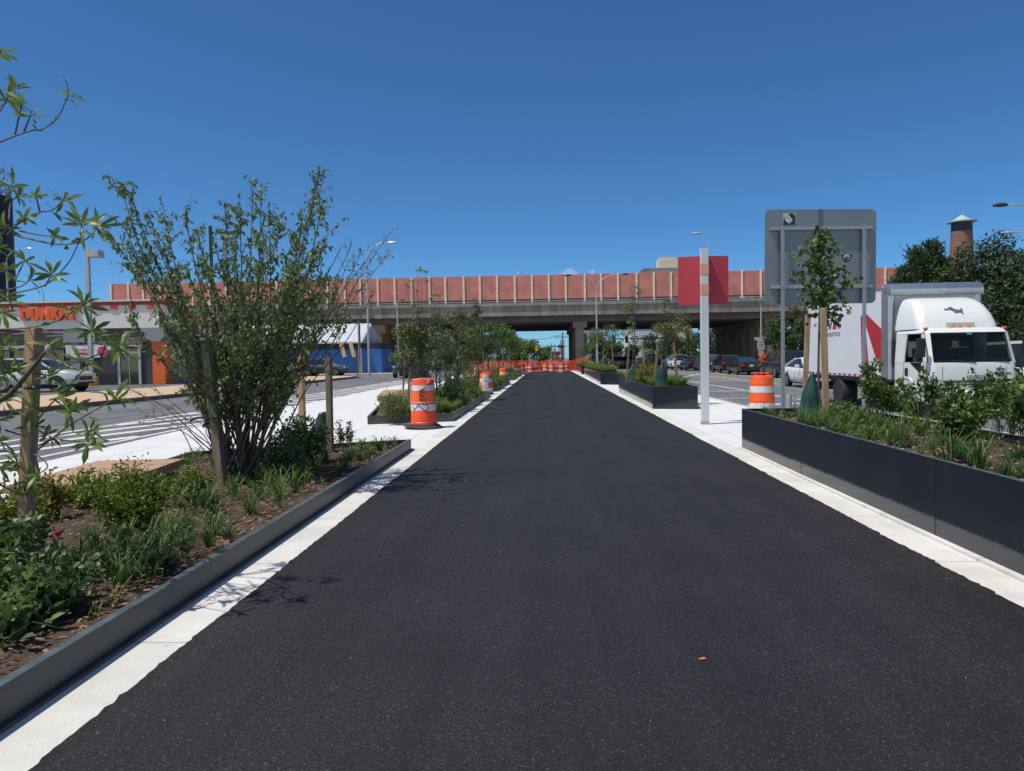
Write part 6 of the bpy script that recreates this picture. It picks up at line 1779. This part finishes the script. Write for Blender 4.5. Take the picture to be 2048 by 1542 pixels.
q=W(1332,772,.58)
tree("planter_tree","young tree with two pale stakes in the second right planter",q,2.65,.62,1.25,9,1500,.075,G_MED,trunk=.025,stakes=2,stakeh=1.35,group="young trees in the right planters")
q=W(1272,762,.58)
tree("planter_tree","thin half bare young tree left of the rounded shrub in the second right planter",q,3.7,.6,1.4,9,750,.07,G_CHK,trunk=.025,stakes=2,stakeh=1.5,shape=.3,group="young trees in the right planters")
tree("planter_tree","young tree in the third right planter",(3.75,45,.57),3.0,.9,1.3,9,1200,.10,G_MED,trunk=.03,stakes=2,group="young trees in the right planters",six=False)
tree("planter_tree","young tree at the back of the third right planter",(3.7,56,.57),2.8,.8,1.3,8,800,.12,G_MED,trunk=.03,stakes=1,group="young trees in the right planters",six=False)
tree("planter_tree","small tree in the farthest right planter",(3.7,72,.57),2.2,.8,1.0,8,700,.13,G_MED2,trunk=.03,group="young trees in the right planters",six=False)
# left median trees
def mt(px,Y,topy,cr,cz,n_,nl,L,m,lab,trunk=.03,stakes=2,shape=.75,stakeh=1.7,nb=14,six=True,hang=False,X=None):
    a=A(px,700,Y); zt=A(px,topy,Y).z
    return tree("median_tree",lab,(a.x if X is None else X,Y,.12),zt-.12,cr,cz,nb,nl,L,m,trunk=trunk,stakes=stakes,shape=shape,stakeh=stakeh,group="young trees in the left beds",six=six,hang=hang,br=cr*.30)
mt(838,20.5,612,.72,.9,26,2600,.085,G_MED,"broad leaved young tree directly behind the graffitied drum",stakes=1,nb=26)
mt(872,23.5,622,.85,.5,26,3000,.075,G_MED2,"dense multi stemmed tree right of the one behind the graffitied drum",stakes=2,hang=True,nb=28)
mt(915,26.0,618,.9,.8,26,2800,.085,G_MED,"young tree on a thick forked trunk in the second bed",stakes=1,trunk=.06,hang=True,nb=26)
mt(822,27.5,640,.85,.4,20,2000,.10,G_MED2,"darker young tree at the back left of the second bed",stakes=1,nb=20)
mt(893,31,655,1.0,.2,20,2400,.09,G_CHK,"dusky shrubby tree between the second and third beds",stakes=1,nb=24,hang=True)
mt(955,36,628,1.15,1.2,20,2400,.11,G_MED,"young tree above the drum with paper notices",stakes=3,stakeh=2.3,nb=24)
mt(975,42,645,1.1,1.6,20,2000,.13,G_MED2,"blue green young tree in the third bed",stakes=3,stakeh=2.4,nb=22)
mt(928,40,640,1.3,.8,20,2200,.12,G_MED,"young tree in the background left of the third bed",stakes=2,stakeh=2.4,nb=22)
mt(998,53,645,1.3,1.9,20,1800,.16,G_FARL,"first tree of the farthest left bed",stakes=2,stakeh=2.3,six=False,nb=18)
mt(1012,60,660,1.3,1.9,20,1500,.17,G_FARL,"second tree of the farthest left bed",stakes=2,stakeh=2.3,six=False,nb=18)
mt(1023,67,670,1.2,1.9,20,1300,.18,G_FARL,"third tree of the farthest left bed",stakes=1,stakeh=2.3,six=False)
mt(1034,75,680,1.2,1.8,20,1100,.2,G_FARL,"last tree of the farthest left bed",stakes=1,stakeh=2.3,six=False)
# tall whorled shoots rising above the second bed, against the noise wall
TW=thing("whorled_sapling","tall sapling with umbrella like leaf whorls on bare shoots, rising against the noise wall","tree",(0,0,0))
Yw=21.0; b=MB(); lv=Leaves(True)
base_=A(842,740,Yw); base_.z=.12
for x,y,s in ((835,541,1),(842,538,1),(852,545,1),(812,570,1),(822,562,1.2),(826,560,1),(816,575,.8),(834,582,.9),(855,562,.7),(806,600,1),(868,590,1.1),(862,600,.8),(880,592,.7),(826,610,.9),(846,617,.9)):
    dd=rv.uniform(-.3,.3); t=A(x,y,Yw+dd); P=curve([base_+V3(.03),base_.lerp(t,.55)+Vector(((t.x-base_.x)*.3,0,0)),t],6)
    b.tube(P,[.012-.008*k/len(P) for k in range(len(P))],4)
    whorl(t,(0,0,1),n=9,L=.17*s,Wd=.055,spread=.7); 
b.build("trunk",M_TWIG,TW); lv.build("crown",G_MAG,TW)
# outlying thin tree shoots
tree("thin_sapling","thin sapling top showing against the noise wall right of the whorled sapling",tuple(A(950,740,30).xy)+(.12,),A(950,598,30).z-.1,.3,2.6,6,260,.10,G_MED,trunk=.02)
tree("thin_sapling","bare tall sapling tip above the second right planter",tuple(A(1265,740,35).xy)+(.57,),A(1262,575,35).z-.57,.35,2.2,6,160,.08,G_CHK,trunk=.02,stakes=0)

# ---- grasses and ground cover (nobody could count the tufts)
def tufts(key,spots,m,name="ground_cover",hb=(.10,.22),nb=(26,46),wb=.0035,grp=None):
    lv_v=[];
    lv=MB()
    for x,y,z,s in spots:
        for k in range(rv.randint(*nb)):
            a=rv.uniform(0,6.28); h=rv.uniform(*hb)*s; l=h*rv.uniform(.25,1.5); w=wb*s*rv.uniform(.7,1.3)
            d=Vector((math.cos(a),math.sin(a),0)); sd=Vector((-d.y,d.x,0))*w
            b0=Vector((x,y,z))+d*rv.uniform(0,.03)*s
            p1=b0+d*l*.25+Vector((0,0,h*.65)); p2=b0+d*l*.65+Vector((0,0,h)); p3=b0+d*l*1.15+Vector((0,0,h*.72))
            lv.add([b0-sd,b0+sd,p1+sd,p1-sd,p2+sd*.8,p2-sd*.8,p3],[(0,1,2,3),(3,2,4,5),(5,4,6)])
    o=lv.build(name,m,None,fix=False); o["kind"]="stuff"; return o
def pts_in(key,n,y0,y1,pw=1.0,cond=None):
    poly,zs,g=PLANTERS[key]; xs=[p[0] for p in poly]; out=[]; tries=0
    while len(out)<n and tries<n*40:
        tries+=1
        y=y0+(y1-y0)*rv.random()**pw; x=rv.uniform(min(xs),max(xs))
        if inpoly(x,y,poly) and (cond is None or cond(x,y)): out.append((x,y,zs,rv.uniform(.7,1.3)))
    return out
px_l=[(430,1010),(470,995),(540,975),(575,960),(610,960),(640,950),(560,1000),(520,1000),(500,1030),(650,930),(690,940),(400,1010),(420,1025),(760,905),(780,900),(735,915),(330,1090),(360,1075),(430,1070),(460,1085),(370,1110),(300,1125),(330,1130),(270,1160),(240,1180),(420,1095),(250,1100),(200,1130),(190,1100),(220,1150),(150,1190),(160,1150),(120,1210),(590,985),(480,960),(700,925),(720,925)]
sp=[tuple(W(x,y,.11))+(rv.uniform(.9,1.3),) for x,y in px_l]
tufts("L1",[s for s in sp if s[0]<-2.36],G_GRD,wb=.0045,hb=(.08,.22))
tufts("L1",[(-2.50-rv.random()*.5,3.2+k*.33,.11,rv.uniform(.8,1.5)) for k in range(17)],G_GR,wb=.003,hb=(.10,.22),nb=(10,20))
tufts("L1",pts_in("L1",60,3.0,9.5),G_YEL,wb=.0025,hb=(.04,.12),nb=(6,14))
tufts("L1",pts_in("L1",26,2.0,6,cond=lambda x,y:x<-3.0),G_GR,hb=(.08,.2))
tufts("L1",pts_in("L1",22,8.6,11.8),G_GR,hb=(.08,.18))
tufts("L2",pts_in("L2",160,17,29,cond=lambda x,y:x>-3.6 or y>20),G_GR,hb=(.15,.32),wb=.008)
tufts("L3",pts_in("L3",150,34,45),G_GR,hb=(.2,.4),wb=.012,nb=(14,20))
tufts("L4",pts_in("L4",160,50,77),G_GR,hb=(.2,.45),wb=.016,nb=(12,16))
tufts("R1",pts_in("R1",40,0,4.2),G_GR,hb=(.08,.2)); herbs_later=1
tufts("R1",[(x,y,z,s*rv.uniform(.5,1.3)) for x,y,z,s in pts_in("R1",60,4.2,12.0)],G_GRD,hb=(.08,.20))
tufts("R1",[(x,y,z,s*rv.uniform(.5,1.3)) for x,y,z,s in pts_in("R1",22,5.0,12.0)],G_GR,hb=(.12,.28),wb=.003)
tufts("R2",pts_in("R2",120,22,33),G_GR,hb=(.15,.3),wb=.008)
tufts("R3",pts_in("R3",90,42.6,59),G_GR,hb=(.2,.4),wb=.012)
tufts("R4",pts_in("R4",60,65.5,79),G_GR,hb=(.2,.4),wb=.014)
# broad leaved low plants
def herbs(spots,m,L=.06,n=26,r=.09,name="ground_cover"):
    lv=Leaves(True)
    for x,y,z,s in spots:
        k=int(n*s); o=rdir(k,.6)*NR.uniform(.2,1,(k,1))*r*s; o[:,2]=np.abs(o[:,2])*.9+.01
        LL=L*s*NR.uniform(.6,1.2,k)
        lv.add(np.array([x,y,z])+o,unit(o+np.array([0,0,.02])),rdir(k,1.2),LL,LL*.4)
    o=lv.build(name,m); o["kind"]="stuff"; return o
herbs(pts_in("L1",70,2.2,8.5,cond=lambda x,y:x<-2.55 and (y<5.5 or x<-3.2)),G_SH)
herbs(pts_in("L1",30,8.8,11.8),G_MED)
herbs(pts_in("L2",60,17,28),G_MED,L=.08,r=.13)
herbs(pts_in("L3",60,34,45),G_MED,L=.1,r=.18)
cR=lambda x,y:x>3.36
herbs(pts_in("R1",60,4.5,12,cond=cR),G_SH,L=.06); herbs(pts_in("R1",50,4.5,12,cond=cR),G_LIN,L=.07,r=.10); herbs(pts_in("R1",25,4.5,12,cond=cR),G_MED2,L=.08,r=.09)
herbs([tuple(W(x,y,.11))+(1.5,) for x,y in ((30,1275),(20,1230),(75,1235),(120,1165),(0,1290),(250,1120),(340,1010),(395,1030),(235,1060))],G_LIN,L=.075,r=.13,n=30)
# pink flower and red bloom
q=W(116,1095,.11); q.z=A(116,1068,q.y).z
g=thing("pink_flower","bright magenta flower low in the near left bed","flower",(q.x,q.y,.11))
b=MB(); b.tube([(0,0,0),(.005,0,q.z-.11)],.003,4); b.build("stem",mat("stem_green",(.06,.12,.03)),g)
lv=Leaves(True); n=14; c=np.tile([[.005,0,q.z-.11]],(n,1)); lv.add(c,rdir(n,.3),rdir(n,1),.032,.024); lv.build("petals",mat("petal_magenta",(.62,.015,.22),rough=.5,trans=.2),g)
q=W(446,938,.12)
g=thing("pink_flower","faded pink bloom at the foot of the big shrub","flower",(q.x,q.y,.12))
lv=Leaves(True); n=20; c=np.tile([[0,-.1,.09]],(n,1)); lv.add(c,rdir(n,.5),rdir(n,1),.045,.03); lv.build("petals",mat("petal_faded",(.35,.04,.08),rough=.6),g)

# ---- larger trees behind
FG="large trees along the right side"
def big(px,topy,Y,cr,cz,lab,m=G_FAR,nb=30,nl=6000,L=.30,shape=.8,group=FG,trunk=.25,zb=0,br=None,name="broadleaf_tree"):
    a=A(px,topy,Y); return tree(name,lab,(a.x,Y,zb),a.z-zb,cr,cz,nb,nl,L,m,trunk=trunk,group=group,six=False,shape=shape,br=br or cr*.36,aspect=.6)
big(1992,487,56,4.6,.4,"dark rounded tree rising highest behind the truck cab",G_CON2,nb=80,nl=26000,L=.26,shape=.9,br=1.35)
big(2085,560,52,3.6,.3,"dark tree at the right edge behind the lower lamp",G_CON2,nb=50,nl=16000,L=.26,br=1.3)
big(1925,503,60,3.0,.4,"bushy green tree between the conifers and the highest dark tree",G_FAR,nb=46,nl=14000,L=.26)
def conifer(px,topy,Y,cr,lab,group=FG,m=G_CON,tiers=17,nl=15000):
    a=A(px,topy,Y); h=a.z
    g=thing("conifer_tree",lab,"tree",(a.x,Y,0),group=group)
    b=MB(); b.tube([(0,0,0),(0,0,h*.97)],[.22,.03],7); lv=Leaves(False)
    for k in range(tiers):
        t=k/(tiers-1); z=1.2+(h-1.6)*t; r=cr*(1-t*.93)
        for j in range(max(4,int(9*(1-t*.5)))):
            a_=rv.uniform(0,6.28); e=Vector((r*math.cos(a_),r*math.sin(a_),z+r*.45+.2))*1.0; s=Vector((0,0,z-.1))
            b.tube([s,s.lerp(e,.5)-Vector((0,0,.06*r)),e],[.04,.03,.01],4,caps=False)
            n=max(10,int(nl/tiers/8)); u=NR.uniform(.15,1.05,n)[:,None]
            c=np.array(s)*(1-u)+np.array(e)*u+NR.normal(size=(n,3))*np.array([.22,.22,.16])*(.4+cr*.25)
            lv.add(c,unit(np.array(e-s)+NR.normal(size=(n,3))*r*.6+np.array([0,0,.3*r])),rdir(n,.5),NR.uniform(.22,.42,n),.12)
    b.build("trunk",M_BARK,g); lv.build("crown",m,g); return g
conifer(1865,489,62,3.3,"taller dark conifer left of the brick tower")
conifer(1835,500,60,3.2,"dark conifer left of the taller one behind the truck")
conifer(1806,540,58,3.0,"lowest conifer at the left end of the group behind the truck")
conifer(1893,520,63,2.3,"conifer directly in front of the brick tower")
conifer(1785,610,57,1.8,"small conifer top just above the truck box")
big(1590,612,76,2.9,.9,"dark leafy tree between the overpass end and the rear of the truck",G_FAR,nb=26,nl=6000,L=.28)
big(1660,650,80,3.0,1.0,"leafy tree mostly hidden behind the truck box",G_FAR,nb=20,nl=3500,L=.3)
big(1555,655,84,1.7,1.4,"small tree beside the right end pier",G_FAR,nb=14,nl=2500,L=.28)
FB="far trees beyond the overpass"
for px,ty,Y,cr,m,lab in ((1405,650,150,4.5,G_FAR,"far dark tree right of the walk signal box"),(1375,658,158,4.2,G_FAR,"far dark tree behind the walk signal box"),(1335,668,150,3.6,G_FAR,"far tree left of the walk signal box"),
      (1305,672,165,3.4,G_FAR,"far tree behind the red and dark queued cars"),(1440,655,150,4.4,G_FAR,"far tree glimpsed through the right hand columns"),(1480,655,160,4.5,G_FAR,"far tree beyond the queue behind the right columns"),
      (1190,684,140,1.8,G_FARL,"small far tree right of the central pier"),(1205,672,150,2.6,G_FAR,"far tree beside the hooked lamp right of the central pier"),(1225,676,175,3.0,G_FAR,"far tree under the left signal light"),
      (1054,680,190,3.2,G_FARL,"pale green far tree at the left end of the road gap"),(1040,674,260,6,G_FAR,"dark far tree behind the crossarm poles"),(1018,672,200,5,G_FAR,"dark far tree left of the crossarm poles"),(995,668,180,5,G_FAR,"dark far tree behind the left bed trees"),
      (1092,694,260,2.2,G_FARL,"narrow pale tree in the middle of the far road"),(1086,706,250,2.4,G_FARL,"low round tree in the middle of the far road"),(1030,706,150,2.2,G_FARL,"low far tree behind the fence corner"),
      (960,668,150,4,G_FAR,"dark far tree left of the beige house gap"),(870,672,140,4.2,G_FAR,"dark far tree behind the dense median trees"),(845,675,135,4,G_FAR,"dark far tree behind the pickup truck"),(1262,690,150,1.8,G_FAR,"slim far tree left of the white building")):
    big(px,ty,Y,cr,.8,lab,m,nb=16,nl=1500,L=.55,group=FB,trunk=.25,shape=.85)
# far woodland line on the horizon, one mass
lv=Leaves(False)
n=26000; x=NR.uniform(-700,800,n); y=480+NR.uniform(0,60,n); hh=(6+3.5*np.sin(x*.031)+2.5*np.sin(x*.09+1)+1.5*np.sin(x*.23)); z=NR.uniform(0,1,n)**.7*hh
c=np.stack([x,y,z],1); c=c[~((x>-14)&(x<18))]
lv.add(c,rdir(len(c)),rdir(len(c),.5),3.2,2.4); o=lv.build("far_woodland",G_FAR); o["kind"]="stuff"

# ---- two people behind the fence
def person(label,x,y,cloth,hat=None,skin=(.30,.17,.11),h=1.75,lean=0.0,trous=(.02,.02,.03),z=0.0,rz=0.0):
    g=thing("person",label,"person",(x,y,z),rz)
    s=h/1.75
    J={'pel':(0,0,.95),'chest':(lean*.5,0,1.28),'neck':(lean*.8,0,1.47),'head':(lean,-.02,1.60),'top':(lean,-.01,1.70),
       'shL':(-.19+lean*.7,0,1.42),'elL':(-.27+lean*.6,-.03,1.14),'haL':(-.22+lean*.5,-.2,.98),'shR':(.19+lean*.7,0,1.42),'elR':(.28+lean*.6,-.03,1.15),'haR':(.23+lean*.5,-.2,1.0),
       'hiL':(-.10,0,.9),'knL':(-.12,-.03,.5),'anL':(-.12,.02,.08),'toL':(-.13,-.14,.03),'hiR':(.10,0,.9),'knR':(.13,-.02,.5),'anR':(.13,.04,.08),'toR':(.14,-.12,.03)}
    RD={'pel':.14,'chest':.15,'neck':.06,'head':.095,'top':.08,'shL':.07,'elL':.048,'haL':.04,'shR':.07,'elR':.048,'haR':.04,'hiL':.09,'knL':.065,'anL':.045,'toL':.04,'hiR':.09,'knR':.065,'anR':.045,'toR':.04}
    E=[('pel','chest'),('chest','neck'),('neck','head'),('head','top'),('chest','shL'),('shL','elL'),('elL','haL'),('chest','shR'),('shR','elR'),('elR','haR'),('pel','hiL'),('hiL','knL'),('knL','anL'),('anL','toL'),('pel','hiR'),('hiR','knR'),('knR','anR'),('anR','toR')]
    def skin_mesh(names,grow,name,m):
        me=bpy.data.meshes.new(name); ks=[k for k in J if k in names]; idx={k:i for i,k in enumerate(ks)}
        me.from_pydata([tuple(c*s for c in J[k]) for k in ks],[(idx[a],idx[b_]) for a,b_ in E if a in idx and b_ in idx],[])
        me.materials.append(m); o=bpy.data.objects.new(name,me); COL.objects.link(o); o.parent=g
        o.modifiers.new("s",'SKIN'); sv=me.skin_vertices[0].data
        for k in ks: r=RD[k]*grow*s; sv[idx[k]].radius=(r,r*.85); sv[idx[k]].use_root=(k==ks[0])
        sub=o.modifiers.new("u",'SUBSURF'); sub.levels=1; sub.render_levels=2; return o
    skin_mesh(set(J),1.0,"body",mat("skin_%d"%int(skin[0]*100),skin,rough=.6))
    skin_mesh({'pel','chest','shL','elL','shR','elR','neck'},1.16,"jacket",mat("cloth_%s"%label[:14].replace(" ","_"),cloth,rough=.85))
    skin_mesh({'pel','hiL','knL','anL','hiR','knR','anR'},1.14,"trousers",mat("trousers_dark",trous,rough=.85))
    hx,hy,hz=J['top']
    if hat:
        b=MB(); b.lathe([(.155*s,0),(.13*s,.01),(.125*s,.06*s),(.08*s,.115*s),(0,.13*s)],n=16,c=(hx*s,hy*s,(hz-.02)*s)); b.build("hard_hat",mat("hat_white",hat,rough=.35),g,smooth=True)
    else:
        b=MB(); b.lathe([(.10*s,-.06*s),(.115*s,0),(.10*s,.06*s),(.05*s,.1*s),(0,.105*s)],n=14,c=(hx*s,(hy+.02)*s,(hz-.02)*s)); b.build("hair",M_BLACK,g,smooth=True)
    b=MB()
    for sx in (-.035,.035): b.obox(((hx+sx)*s,(hy-.105)*s,(hz-.09)*s),(.022,.012,.012))
    b.build("eyes",M_BLACK,g)
    b=MB(); b.obox((hx*s,(hy-.12)*s,(hz-.13)*s),(.025,.035,.04)); b.build("nose",MATS["skin_%d"%int(skin[0]*100)],g)
    return g
a=A(1079,720,88); person("person in black clothes leaning forward behind the orange mesh fence",a.x,88,(.01,.01,.012),h=1.78,lean=-.06,z=0.0)
a=A(1121,720,86); person("person with a white hard hat and dark jacket behind the central drums",a.x,86,(.02,.03,.06),hat=(.75,.75,.75),h=1.72,z=0.0)
